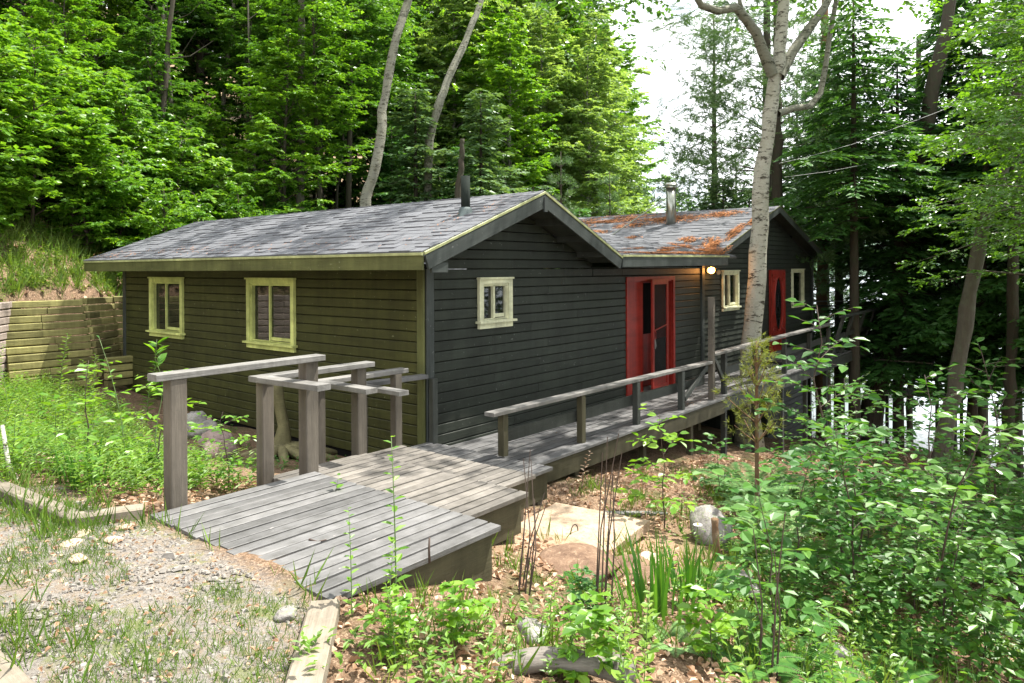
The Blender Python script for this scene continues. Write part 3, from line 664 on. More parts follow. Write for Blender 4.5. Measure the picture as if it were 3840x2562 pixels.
# wall lamp and flood lamp
g=MB(); g.tube([(8.33,-.02,.08),(8.33,-.07,.08)],.06,14); wl=link('wall_lamp',g.mesh('wall_lamp'),M_rail,cabin)
def ball(name,c,r,mat,parent,sq=1):
    b=MB(); t=np.linspace(0,np.pi,9); p=np.linspace(0,2*np.pi,16,endpoint=False)
    V=[(c[0]+r*np.sin(a)*np.cos(q),c[1]+r*np.sin(a)*np.sin(q),c[2]+sq*r*np.cos(a)) for a in t for q in p]
    Q=[(i*16+j,(i+1)*16+j,(i+1)*16+(j+1)%16,i*16+(j+1)%16) for i in range(8) for j in range(16)]
    b.add(V,Q); return link(name,b.mesh(name,True),mat,parent)
ball('bulb',(8.33,-.14,.08),.075,M_bulb,wl)
g=MB(); g.tube([(8.75,-.02,.05),(8.72,-.10,.04),(8.68,-.16,.03)],[.025,.03,.055],12); link('flood_lamp',g.mesh('flood_lamp'),M_metal,cabin)
pl=bpy.data.lights.new('wall_lamp_light','POINT'); pl.energy=6; pl.color=(1,.42,.12); pl.shadow_soft_size=.08
po=bpy.data.objects.new('wall_lamp_light',pl); po.location=(8.33,-.26,.08); col.objects.link(po)
# needles lying on the roofs
def needle_patch(spots,plane,wk,seed,label_parent,mul=1):
    rg=np.random.default_rng(seed); out=MB()
    for (cx,cy,sx,sy,rot,cnt) in spots:
        q=rg.normal(size=(cnt*mul,2))*.5; wob=vnoise(q[:,0]*1.0+cx,q[:,1]+cy,.35,3)
        q=q[(np.hypot(q[:,0],q[:,1])<1.25)&(wob>.32)]
        x=cx+q[:,0]*sx*math.cos(rot)-q[:,1]*sy*math.sin(rot); y=cy+q[:,0]*sx*math.sin(rot)+q[:,1]*sy*math.cos(rot)
        z=plane(x,y)+.028+rg.random(len(x))*.02; a=rg.random(len(x))*np.pi; l=(.028+.025*rg.random(len(x)))*wk; w_=.0035*wk
        dx=np.cos(a)*l; dy=np.sin(a)*l; ex=-np.sin(a)*w_; ey=np.cos(a)*w_
        tz=lambda xx,yy:plane(xx,yy)-plane(x,y)
        V=np.stack([np.c_[x-dx-ex,y-dy-ey,z+tz(x-dx,y-dy)],np.c_[x+dx-ex,y+dy-ey,z+tz(x+dx,y+dy)],np.c_[x+dx+ex,y+dy+ey,z+tz(x+dx,y+dy)],np.c_[x-dx+ex,y-dy+ey,z+tz(x-dx,y-dy)]],1)
        out.add(V.reshape(-1,3),np.arange(len(x)*4).reshape(-1,4),None,np.repeat(rg.random(len(x)),4))
    o=link('pine_needles',out.mesh('pine_needles'),M_needle,None,kind='stuff'); o['label']=label_parent; o['category']='pine needles'
sf_=(PZ-.4)/(PX-LX)
plane3=lambda x,y: .412+(x-LX)*sf_
plane2=lambda x,y: np.maximum(.34+a_*(y+.61)+(x-3.82)*.008,.412+(x-LX)*sf_)
needle_patch([(10.9,8.,.35,2.2,0,1500),(11.3,4.5,.5,1.6,.15,1500),(10.5,5.2,.35,.8,.2,500),(11.2,2.3,.45,1.1,-.1,900),(11.4,.9,.3,.6,.0,350),(10.1,4.0,.3,.5,.3,350),(9.9,5.8,.25,.4,.1,250),(10.7,3.2,.25,.5,0,300),(8.9,.1,.4,.2,.35,500),(9.7,-.1,.6,.12,.1,520),(10.6,-.2,.4,.10,.05,260),(9.2,.8,.3,.22,.9,220),(9.5,2.5,.16,.3,.2,120)],plane3,1.4,1,'orange pine needles heaped along the ridge and valley of the far roof',2)
needle_patch([(7.2,-.45,1.2,.16,0,1100),(5.3,-.5,1.5,.10,0,700),(8.2,-.1,.5,.3,.5,700),(7.3,.3,.8,.10,.2,260),(6.3,-.1,.7,.08,.25,260),(5.5,.1,.6,.06,.2,120),(8.6,.7,.5,.2,1.0,400)],plane2,1.3,2,'orange pine needles drifted along the eave above the red door',2)
rs1=(RZ-.31)/(RX+.6)
needle_patch([(1.0,-.3,.5,.25,0,60),(.2,-.1,.7,.3,.3,60),(-.3,1.5,.3,2.2,0,70),(-.35,5,.25,3,0,160),(-.45,8,.2,1.2,0,130)],lambda x,y:.345+(x+.6)*rs1,.8,3,'sparse dry needles caught on the near roof shingles')
# ------------------------------------------------------------------ walkway
ZW=-2.17
walk=thing('walkway','raised grey plank walkway with railing running along the cabin to the lake','walkway',(0.1,-.7,ZW))
def rows(parent,x0,x1,y0,y1,z,mat,bw=.108,gap=.021,th=.036,jit=.004,splits=None,name='deck_board',ends=0):
    n=int(round((y0-y1)/(bw+gap))); w_=(y0-y1)/n-gap
    for i in range(n):
        yc=y0-(i+.5)*(w_+gap)
        xs=[x0]+(sorted(splits(i)) if splits else [])+[x1]
        for a,b in zip(xs[:-1],xs[1:]):
            e0=random.uniform(-ends,ends) if a==x0 else 0
            dz=random.uniform(-jit,jit)
            bar(name,(a+e0+.002,yc+random.uniform(-.0015,.0015),z-th/2+dz),(b-.002,yc,z-th/2+dz+random.uniform(-.002,.002)),w_,th,mat,parent,side=WY,b=.003)
sp_=lambda i:[random.choice((2.4,3.0)),random.choice((5.9,6.1)),random.choice((8.6,9.6))]
rows(walk,.055,12.0,-.02,-1.285,ZW,M_walk,splits=sp_)
bar('edge_board',(.4,-1.375,ZW-.02),(5.95,-1.36,ZW-.02),.165,.04,M_walk,walk,side=WY)
bar('edge_board',(5.96,-1.33,ZW-.02),(12.0,-1.33,ZW-.02),.08,.04,M_walk,walk,side=WY)
rows(walk,12.0,19.6,2.0,-1.30,ZW,M_walk,splits=lambda i:[15.0+.6*(i%2)],bw=.13)
bar('fascia_board',(.1,-1.425,ZW-.165),(3.6,-1.42,ZW-.165),.235,.035,M_skirt,walk,side=WZ)
bar('fascia_board',(3.61,-1.42,ZW-.165),(5.95,-1.41,ZW-.165),.235,.035,M_skirt,walk,side=WZ)
bar('fascia_board',(5.96,-1.34,ZW-.165),(12.0,-1.34,ZW-.165),.235,.035,M_dkpost,walk,side=WZ)
bar('fascia_board',(12.01,-1.28,ZW-.165),(19.6,-1.28,ZW-.165),.235,.035,M_dkpost,walk,side=WZ)
bar('fascia_board',(.06,-.02,ZW-.165),(.06,-1.4,ZW-.165),.235,.03,M_skirt,walk,side=WZ)
fm=MB(); fm.box(.15,19.4,-1.2,-.04,ZW-.09,ZW-.055); link('walk_gap_shade',fm.mesh('walk_gap_shade'),M_dark,walk)  # dark sheet added under the planks to paint shade into the gaps
for y in (-.12,-.7): bar('joist',(.1,y,ZW-.14),(19.5,y,ZW-.14),.19,.04,M_dkpost,walk,side=WZ)
for x,y in ((3.2,-1.3),(4.8,-1.3),(6.4,-1.22),(7.9,-1.22),(9.4,-1.25),(11.2,-1.2),(12.8,-1.2),(1.4,-1.3),(6.4,-.2),(9.4,-.2)):
    zg=float(ground(x,y)); bar('support_post',(x,y,zg-.2),(x,y,ZW-.05),.09,.09,M_skirt if x<6 else M_dkpost,walk,side=WX)
for x in (4.2,5.4): bar('cross_beam',(x,-1.2,-2.62),(x+1.3,-.5,-2.62),.14,.04,M_skirt,walk,side=WZ)
def railpost(x,y,z0,z1,parent,mat,s=.09,name='railing_post',lean=0):
    return bar(name,(x,y,z0),(x,y+lean,z1),s,s,mat,parent,side=WX,b=.006)
ry=-1.29
for x,y,z0 in ((.06,-1.22,-2.04),(1.6,-1.28,ZW),(3.03,ry-.01,ZW),(4.46,ry-.03,ZW)): railpost(x,y,z0,-1.545,walk,M_skirt if x<2 else M_dkpost)
bar('handrail',(-.2,-1.235,-1.52),(5.55,-1.31,-1.515),.145,.045,M_rail,walk,side=WY)
bar('kick_board',(.11,-1.175,-1.83),(5.5,-1.235,-1.83),.15,.035,M_dkpost,walk,side=WZ)  # dark paint puts the walkway's shade into the kick board's colour
railpost(5.62,-1.33,ZW-.1,-.385,walk,M_post,.095,'tall_post')
bar('brace',(4.62,-1.30,-2.02),(5.45,-1.32,-1.56),.09,.045,M_dkpost,walk,side=WZ)
bar('brace',(5.75,-1.32,-1.45),(6.22,-1.28,-1.9),.09,.045,M_dkpost,walk,side=WZ)
for x in (6.3,7.85,9.55,11.3,12.85): railpost(x,-1.27,ZW,-1.42,walk,M_dkpost)
bar('handrail',(5.72,-1.28,-1.40),(13.0,-1.28,-1.31),.15,.045,M_rail,walk,side=WY)
bar('kick_board',(6.3,-1.21,-1.78),(12.85,-1.21,-1.70),.15,.035,M_dkpost,walk,side=WZ)
# leaning bench backs at the lake end
for x in (13.3,14.2,15.4,16.6,17.8): bar('back_post',(x,-1.18,ZW-.1),(x+.05,-1.50,-1.16),.20,.05,M_dkpost,walk,side=WX)
bar('handrail',(13.15,-1.52,-1.13),(18.0,-1.52,-1.08),.16,.045,M_dkpost,walk,side=WY)
bar('kick_board',(13.2,-1.34,-1.66),(18.0,-1.34,-1.62),.12,.03,M_dkpost,walk,side=WZ)
for i,(x,y) in enumerate(((18.9,1.0),(19.1,.2),(19.2,-.6))): bar('back_post',(x,y,ZW-.05),(x+.35,y,-1.2),.18,.05,M_dkpost,walk,side=WY)
bar('handrail',(19.2,1.4,-1.18),(19.45,-1.2,-1.15),.15,.045,M_dkpost,walk,side=WX)
bar('handrail',(17.0,2.4,-1.0),(20.0,-.2,-1.02),.08,.04,M_wire,walk,side=WY)
g=MB(); g.box(10.0,11.2,-.75,-.25,ZW+.004,ZW+.02); mat_=g.mesh('door_mat'); thing('door_mat','dark flat doormat lying on the walkway planks before the ornate door','doormat',me=mat_,mat=M_dark)
# lower steps and landing toward the lake
st=thing('lake_steps','weathered steps and landing going down from the walkway toward the lake','steps',(18,-2.4,-4))
for i in range(5):
    x=16.6+.32*i; z=-2.55-.2*i; bar('tread',(x,-1.5,z),(x,-3.0,z),.30,.04,M_old,st,side=WX)
for i in range(9): bar('landing_board',(18.2+.15*i,-1.4,-3.75),(18.2+.15*i,-3.4,-3.75),.14,.04,M_old,st,side=WX)
bar('stringer',(16.5,-3.0,-2.6),(18.3,-3.0,-3.75),.25,.05,M_dkpost,st,side=WZ); bar('stringer',(16.5,-1.5,-2.6),(18.3,-1.5,-3.75),.25,.05,M_dkpost,st,side=WZ)
for x,y in ((18.2,-3.3),(19.5,-3.3),(18.2,-1.5),(17.2,-3.0)): bar('support_post',(x,y,-6.3),(x,y,-3.75 if x>18 else -2.0),.09,.09,M_dkpost,st,side=WX)
# ------------------------------------------------------------------ four wide step platforms
plats=[('P1',-.74,.05,-1.95,-.02,-2.05,'lowest step platform against the house corner, worn grey planks in shade'),
 ('P2',-1.62,-.72,-2.30,-.33,-1.90,'second step platform up from the walkway, pale worn planks'),
 ('P3',-2.68,-1.58,-2.88,-.72,-1.75,'third step platform, grey planks with a chipped pale patch'),
 ('P4',-4.03,-2.64,-3.47,-1.36,-1.60,'top step platform level with the gravel pad, broad weathered planks')]
plobj={}
for nm,x0,x1,y1,y0,z,lab in plats:
    pl_=thing('step_platform',lab,'step platform',((x0+x1)/2,(y0+y1)/2,z-.3)); plobj[nm]=pl_
    rows(pl_,x0,x1,y0,y1,z,M_deck if nm in('P2','P3') else M_deckn if nm=='P4' else M_walk,bw=.094,gap=.022,th=.038,ends=.014 if nm=='P4' else .004,jit=.003)
    zb_={'P4':-1.98,'P3':-2.1,'P2':-2.22,'P1':-2.4}[nm]
    ys=y1+.085
    fm=MB(); fm.box(x0+.03,x1-.05,y1+.13,y0-.03,z-.085,z-.05); link('plat_gap_shade',fm.mesh('plat_gap_shade'),M_dark,pl_)  # added black sheet, stands in for shade between the boards
    bar('skirt_board',(x0+.02,ys,(z-.04+zb_)/2),(x1-.03,ys,(z-.04+zb_)/2),(z-.042-zb_),.035,M_skirt,pl_,side=WZ)
    bar('riser_board',(x1-.03,y0-.03,z-.12),(x1-.03,ys+.02,z-.12),.15,.03,M_skirt,pl_,side=WZ)
    bar('edge_board',(x0,y0+.055,z-.055),(x1+.02,y0+.055,z-.055),.10,.035,M_walk,pl_,side=WY)
    bar('skirt_board',(x0+.02,y0-.0,z-.13),(x1-.03,y0-.0,z-.13),.16,.03,M_skirt,pl_,side=WZ)
    for xx,yy in ((x1-.1,ys+.07),(x0+.1,ys+.07),(x1-.1,y0-.1)):
        bar('support_post',(xx,yy,float(ground(xx,yy))-.1),(xx,yy,z-.045),.085,.085,M_old,pl_,side=WX)
# rails of the steps
def steprail(lab,parts):
    t=thing('step_railing',lab,'railing',parts[0][1]); 
    for k,*a in parts[1:]:
        if k=='rail': bar('handrail',a[0],a[1],.14,.05,M_rail if len(a)<3 else a[2],t,side=a[3] if len(a)>3 else WY)
        else: bar('post',a[0],a[1],a[2],a[2],a[3],t,side=WX,b=.007)
    return t
steprail('tallest near handrail on two thick posts at the gravel end of the steps',[('o',(-3.2,-1.3,-1.6)),
 ('rail',(-3.97,-1.29,-.645),(-2.50,-1.27,-.640)),('post',(-3.80,-1.285,-1.70),(-3.80,-1.285,-.672),.125,M_post),('post',(-2.58,-1.20,-1.72),(-2.58,-1.20,-.668),.125,M_post)])
steprail('second handrail with an L-shaped return beside the third platform',[('o',(-2.2,-.74,-1.75)),
 ('rail',(-2.84,-.74,-.845),(-1.50,-.74,-.845)),('rail',(-2.775,-.812,-.845),(-2.72,-1.62,-.845),M_rail,WX),('post',(-2.72,-.74,-2.25),(-2.72,-.74,-.872),.115,M_post),('post',(-1.63,-.71,-1.80),(-1.63,-.71,-.872),.115,M_post)])
steprail('third handrail with its return rail beside the second platform',[('o',(-1.3,-.25,-1.9)),
 ('rail',(-1.86,-.25,-1.05),(-.60,-.27,-1.05)),('rail',(-1.79,-.322,-1.05),(-1.80,-1.12,-1.05),M_rail,WX),('post',(-1.78,-.24,-2.35),(-1.78,-.24,-1.077),.10,M_post),('post',(-.76,-.30,-1.94),(-.76,-.30,-1.077),.10,M_post)])
steprail('lowest shade-darkened handrail ending against the house corner',[('o',(-.5,0.05,-2.05)),
 ('rail',(-1.06,.10,-1.215),(-.03,-.02,-1.215),M_walk,WY),('rail',(-1.0,.02,-1.22),(-1.02,-.72,-1.22),M_rail,WX),('post',(-.96,.06,-2.4),(-.96,.06,-1.245),.09,M_post),('post',(.05,-.085,-2.06),(.05,-.085,-1.245),.085,M_dkpost)])  # darker stain on the long rail puts the corner's shade into its colour
bar('post',(-2.56,-1.6,-1.6),(-2.56,-1.6,-1.59),.01,.01,M_post,plobj['P4'])
# ------------------------------------------------------------------ timber curbs, retaining wall
def timber(lab,a,b,W=.14,T_=.14,mat=M_old):
    a=Vector(a);b=Vector(b); me=cbox((b-a).length,W,T_,.012); me=me.copy(); me.materials.clear()
    return thing('curb_timber',lab,'timber',me=me,mat=mat,M=frame(a,b-a,WY if abs((b-a).normalized().y)<.8 else WX))
timber('grey split timber curb running from the deck corner to the bottom edge',(-4.10,-3.50,-1.64),(-4.85,-4.30,-1.66),.155)
timber('short blunt timber curb beside the near rail post',(-4.04,-1.30,-1.62),(-4.42,-1.13,-1.62),.13,.15)
timber('mossy timber curb half buried in grass left of the deck',(-4.40,-1.16,-1.63),(-4.62,1.6,-1.60),.13,.14)
timber('bleached timber curb cutting the bottom left corner of the gravel',(-5.42,-2.35,-1.58),(-5.40,-3.8,-1.58),.14)
rw=thing('retaining_wall','stepped retaining wall of stacked mossy timbers below the slope','retaining wall',(-1.2,9,-2))
def course(ax,ay,bx,by,z,mat,h=.14,d=.16,segs=(.6,1.2)):
    a=Vector((ax,ay,z));b=Vector((bx,by,z)); Lq=(b-a).length; u=(b-a)/Lq; x=0
    while x<Lq-.05:
        l=min(random.uniform(*segs),Lq-x); p=a+u*(x+.004)+Vector((0,random.uniform(-.012,.012),random.uniform(-.004,.004)))
        me=cbox(round(l-.008,2),d,h-.018,.012); 
        if not len(me.materials): me.materials.append(mat)
        elif me.materials[0]!=mat: me=me.copy(); me.materials.clear(); me.materials.append(mat)
        link('timber',me,None,rw,frame(p,u,(-u.y,u.x,0))); x+=l
for k in range(12):
    z=-.50-k*.14
    course(-4.6,5.55,-1.72,9.42,z,M_crib2,segs=(2,3.2))
    ex=.03*k
    course(-1.98+.0,9.26-ex*1.6,-.62+ex*.25,9.18-ex*1.6,z,M_crib)
    if k<11: course(-.60+ex*.25,9.16-ex*1.6,.10,9.55-ex,z+.02,M_crib,segs=(.3,.6))
    course(.10,9.50-ex*.5,1.3,9.30-ex*.5,z+.03,M_crib,segs=(.5,.9))
for k in range(4): course(-.5,8.35,1.0,8.45,-1.62-k*.15,M_crib,segs=(.7,1.3))
# ------------------------------------------------------------------ vegetation
def nrmz(a): return a/(np.linalg.norm(a,axis=-1,keepdims=True)+1e-9)
def leaves(b,P,D,Nn,Ln,wr=.28,six=False,v=None,cup=.06,rg=rng):
    P=np.asarray(P,float); n=len(P)
    if n==0: return
    D=nrmz(np.broadcast_to(D,(n,3))); Sd=nrmz(np.cross(np.broadcast_to(Nn,(n,3)),D)); U_=np.cross(D,Sd)
    Ln=np.broadcast_to(Ln,(n,))[:,None]; W_=Ln*wr; C_=Ln*cup
    if v is None: v=rg.random(n)
    if six:
        V=np.stack([P,P+D*Ln*.26+Sd*W_*.85+U_*C_,P+D*Ln*.62+Sd*W_*.85+U_*C_,P+D*Ln-U_*C_*1.5,P+D*Ln*.62-Sd*W_*.85+U_*C_,P+D*Ln*.26-Sd*W_*.85+U_*C_],1)
        i=np.arange(n)[:,None]*6; Q=np.concatenate([i+np.array([[0,1,2,3]]),i+np.array([[0,3,4,5]])]); b.add(V.reshape(-1,3),Q,None,np.repeat(v,6))
    else:
        V=np.stack([P,P+D*Ln*.42+Sd*W_+U_*C_,P+D*Ln-U_*C_,P+D*Ln*.42-Sd*W_+U_*C_],1)
        i=np.arange(n)[:,None]*4; T=np.concatenate([i+np.array([[0,1,2]]),i+np.array([[0,2,3]])]); b.add(V.reshape(-1,3),None,T,np.repeat(v,4))
def polyline(pts,t):
    pts=np.asarray(pts,float); k=len(pts)-1; x=np.clip(t,0,1)*k; i=np.minimum(x.astype(int),k-1); f=(x-i)[:,None]
    return pts[i]*(1-f)+pts[i+1]*f
def twigleaves(b,tb,p,d,ln,n,L_,wr,six,rg,droop=.25,flat=.35,rad=0,vv=None):
    """one leafy twig: alternate leaves in a roughly level plane"""
    d=d/np.linalg.norm(d); t=(np.arange(n)+.6)/n; P=p+d*ln*t[:,None]; P[:,2]-=droop*ln*t**2*.5
    sd=np.cross(d,[0,0,1.]); sd/=np.linalg.norm(sd)+1e-9; sg=np.where(np.arange(n)%2,1,-1)[:,None]
    D=d*.75+sd*sg*(.55+.5*rg.random((n,1)))+rg.normal(size=(n,3))*.18; D[:,2]-=.22
    Nn=np.array([0,0,1.])+rg.normal(size=(n,3))*flat
    leaves(b,P,D,Nn,L_*(.7+.5*rg.random(n)),wr,six,vv,rg=rg)
    if rad>0: tb.tube([p,p+d*ln*.5-[0,0,droop*ln*.12],p+d*ln-[0,0,droop*ln*.5]],[rad,rad*.7,rad*.3],3,False)
def broadtree(seed,H,r0,z0=.3,spread=2.,nl=40,tw=9,nlf=11,L_=.13,wr=.30,six=False,lean=(0,0),twl=.5,up=.35,top=1.,prof=None,trunkpts=None,sub=3,flat=.4):
    rg=np.random.default_rng(seed); T=MB(); C_=MB()
    if trunkpts is None:
        k=7; t=np.linspace(0,1,k); wob=rg.normal(size=(k,2))*.018*H; wob[0]=0; wob=np.cumsum(wob,0)*.35
        trunkpts=np.c_[lean[0]*t**1.2+wob[:,0],lean[1]*t**1.2+wob[:,1],t*H]
    k=len(trunkpts); tt=np.linspace(0,1,k); T.tube(trunkpts,r0*(1-tt)**.75*.93+r0*.07+ (tt==0)*r0*.25,7)
    for i in range(nl):
        f=z0+(top-z0)*((i+rg.random())/nl); p=polyline(trunkpts,np.array([f]))[0]; az=i*2.4+rg.random()*.9
        g=(f-z0)/(1-z0+1e-6); pr=prof(g) if prof else (1-.8*g**1.6)*(.55+.45*min(1,g*3)); Lb=spread*pr*(.65+.6*rg.random())
        el=up*(1-.2*g)+rg.normal()*.16+.5*g
        d=np.array([math.cos(az)*math.cos(el),math.sin(az)*math.cos(el),math.sin(el)]); 
        q=np.array([p,p+d*Lb*.5+[0,0,.03*Lb],p+d*Lb+[0,0,-.12*Lb]]); T.tube(q,[r0*(1-f)*.32+.008,r0*(1-f)*.2+.005,.003],4,False)
        m=max(3,int(tw*Lb/spread*1.2))
        for j in range(m):
            s_=.22+.78*(j+rg.random())/m; pp_=polyline(q,np.array([s_]))[0]; a2=az+(1 if j%2 else -1)*(.5+.7*rg.random())
            if j==m-1: a2=az
            d2=np.array([math.cos(a2),math.sin(a2),rg.normal()*.22+.05]); ln=twl*(1.15-.5*s_)*(.6+.7*rg.random())*min(1,Lb/spread+.3)
            base=rg.random()*.5
            twigleaves(C_,T,pp_,d2,ln,nlf,L_,wr,six,rg,rad=.004,flat=flat,vv=np.clip(base+rg.random(nlf)*.5,0,1))
            for k2 in range(sub):
                a3=a2+(1 if k2%2 else -1)*(.6+.4*rg.random()); p3=pp_+d2*ln*(.25+.55*rg.random()); d3=np.array([math.cos(a3),math.sin(a3),rg.normal()*.25]); nn=max(4,nlf*2//3)
                twigleaves(C_,T,p3,d3,ln*.6,nn,L_,wr,six,rg,flat=flat,vv=np.clip(base+rg.random(nn)*.5,0,1))
    return T.mesh('trunk',True),C_.mesh('crown')
def hemlock(seed,H,r0,z0=.1,spread=2.4,nl=90,L_=.16,wr=.17,droop=.35,lean=(0,0),dens=9,trunkpts=None,one=None,up=.05,sub=14,topw=.12):
    rg=np.random.default_rng(seed); T=MB(); C_=MB()
    if trunkpts is None: t=np.linspace(0,1,8); trunkpts=np.c_[lean[0]*t**1.3,lean[1]*t**1.3,t*H]
    k=len(trunkpts); tt=np.linspace(0,1,k); T.tube(trunkpts,r0*(1-tt)**.8*.95+.012,7)
    for i in range(nl):
        f=z0+(1-z0)*((i+rg.random())/nl); p=polyline(trunkpts,np.array([min(f,.999)]))[0]; az=i*2.39996+rg.random()*.8
        g=(f-z0)/(1-z0); Lb=spread*(1-g*(1-topw))*(.42+.85*rg.random())
        el=up+rg.normal()*.10; d=np.array([math.cos(az)*math.cos(el),math.sin(az)*math.cos(el),math.sin(el)])
        q=np.array([p,p+d*Lb*.4+[0,0,.02],p+d*Lb*.75-[0,0,droop*.22*Lb],p+d*Lb-[0,0,droop*.55*Lb]]); T.tube(q,[.006+r0*.16*(1-g),.006+r0*.09*(1-g),.006,.003],4,False)
        m=int(sub*Lb/spread)+3; base=rg.random()*.4
        for j in range(m):
            s_=.12+.88*(j+rg.random()*.7)/m; pp_=polyline(q,np.array([s_]))[0]; sgn=1 if j%2 else -1
            a2=az+sgn*(.85+.3*rg.random()) if j<m-1 else az; ln=Lb*.42*(1.15-s_)+.12
            n=max(4,int(dens*ln/.4)); t=(np.arange(n)+.5)/n
            d2=np.array([math.cos(a2),math.sin(a2),-.12+rg.normal()*.1]); P=pp_+d2*ln*t[:,None]; P[:,2]-=droop*.5*ln*t**2
            sd=np.array([-math.sin(a2),math.cos(a2),0]); sg=np.where(np.arange(n)%2,1,-1)[:,None]
            D=d2*.8+sd*sg*(.5+.4*rg.random((n,1)))+rg.normal(size=(n,3))*.12; D[:,2]-=.25*rg.random(n)
            leaves(C_,P,D,np.array([0,0,1.])+rg.normal(size=(n,3))*.4,L_*(.7+.6*rg.random(n)),wr,False,np.clip(base+.5*rg.random(n)+.25*s_,0,1),cup=.03,rg=rg)
    return T.mesh('trunk',True),C_.mesh('crown')
def pinetree(seed,H,r0,z0=.2,spread=2.6,nl=45,tufts=9,L_=.15,nn=11,wr=.05,lean=(0,0),up=.25,trunkpts=None,g0=0):
    rg=np.random.default_rng(seed); T=MB(); C_=MB()
    if trunkpts is None: t=np.linspace(0,1,8); trunkpts=np.c_[lean[0]*t,lean[1]*t,t*H]
    k=len(trunkpts); tt=np.linspace(0,1,k); T.tube(trunkpts,r0*(1-tt)**.8*.95+.012,7)
    for i in range(nl):
        w_=(i//5)+rg.random()*.12; f=z0+(1-z0)*min(.995,(w_)/(nl/5)); p=polyline(trunkpts,np.array([f]))[0]; az=i*1.2566+(i//5)*.7+rg.random()*.5
        g=(f-z0)/(1-z0); Lb=spread*(1-g*.85)*(.6+.55*rg.random())*(.6+.4*min(1,g*4+g0)); el=up+rg.normal()*.12+.5*g
        d=np.array([math.cos(az)*math.cos(el),math.sin(az)*math.cos(el),math.sin(el)]); q=np.array([p,p+d*Lb*.5,p+d*Lb+[0,0,.05*Lb]]); T.tube(q,[.008+r0*.15*(1-g),.008,.004],4,False)
        m=max(3,int(tufts*Lb/spread*1.3)); base=rg.random()*.4
        for j in range(m):
            s_=.3+.7*(j+1)/m; pp_=polyline(q,np.array([s_]))[0]; a2=az+(1 if j%2 else -1)*(.6+.5*rg.random()) if j<m-1 else az; ln=(.14+.36*(1.1-s_))*Lb*.8
            d2=np.array([math.cos(a2),math.sin(a2),.22+rg.normal()*.15])
            for h_ in range(3):
                c=pp_+d2*ln*(.4+.3*h_)+rg.normal(size=3)*.04; D=d2*.9+rg.normal(size=(nn,3))*.75+[0,0,.15]
                leaves(C_,np.repeat(c[None],nn,0),D,rg.normal(size=(nn,3)),L_*(.7+.5*rg.random(nn)),wr,False,np.clip(base+.5*rg.random(nn)+.15*h_,0,1),cup=0,rg=rg)
    return T.mesh('trunk',True),C_.mesh('crown')
def gz(x,y): return float(ground(x,y))
_mc={}
def mm(me,mat):
    if not len(me.materials): me.materials.append(mat); return me
    if me.materials[0]==mat: return me
    k=(me.name,mat.name)
    if k not in _mc: q=me.copy(); q.materials.clear(); q.materials.append(mat); _mc[k]=q
    return _mc[k]
def plant(name,cat,label,meshes,mats,x,y,s=1,rz=0,group=None,z=None,tilt=(0,0),sz=None,parts=('trunk','crown')):
    z=gz(x,y)-.05 if z is None else z
    Mx=Matrix.Translation((x,y,z))@Matrix.Rotation(tilt[0],4,'X')@Matrix.Rotation(tilt[1],4,'Y')@Matrix.Rotation(rz,4,'Z')@Matrix.Diagonal((s,s,sz or s,1))
    t=thing(name,label,cat,M=Mx,group=group)
    for pn,me,ma in zip(parts,meshes,mats): link(pn,mm(me,ma),None,t,Mx)
    return t
CX,CY=-6.36,-6.60
def ray_at(px,dep):   # point at horizontal depth along a bearing, for laying out the wood
    r_=(px*1.6340-1920)/2705.55; return CX+dep*(F.x+r2.x*r_),CY+dep*(F.y+r2.y*r_)
# --- templates
t_shrub=[broadtree(11,2.6,.022,.05,1.25,34,8,9,.12,.30,twl=.42,up=.5),broadtree(12,3.4,.03,.08,1.5,40,8,9,.13,.30,twl=.45,up=.4),broadtree(13,1.9,.018,.05,1.1,28,8,9,.11,.30,twl=.4,up=.55)]
t_map=[broadtree(21,9,.10,.22,2.4,70,11,12,.13,.30,twl=.6),broadtree(22,12,.14,.24,2.9,85,12,12,.14,.30,twl=.65),broadtree(23,7,.07,.16,2.0,56,10,12,.12,.30,twl=.55)]
t_tall=[broadtree(24,17,.17,.25,3.6,100,12,12,.21,.32,twl=.9),broadtree(25,20,.2,.28,4.2,110,12,12,.23,.32,twl=1.)]
t_hem=[hemlock(31,13,.2,.20,2.9,150,.26,.19,sub=18,dens=10),hemlock(32,9,.13,.04,2.4,120,.22,.20,sub=16,dens=10)]
t_hhi=hemlock(35,15,.2,.48,3.2,80,.26,.19,sub=18,dens=10)
t_ced=[hemlock(33,8,.12,.03,1.9,150,.19,.26,.15,up=.3,sub=14,topw=.25),hemlock(34,6,.1,.03,2.0,120,.17,.26,.2,up=.2,sub=14,topw=.25)]
t_pin=[pinetree(41,8,.07,.15,1.7,60,10,.15,12),pinetree(42,15,.2,.25,3.2,75,12,.17,12,.05)]
t_high=[broadtree(28,13,.13,.46,2.6,60,11,12,.14,.30,twl=.65),broadtree(29,16,.15,.52,3.0,66,12,12,.15,.30,twl=.7)]
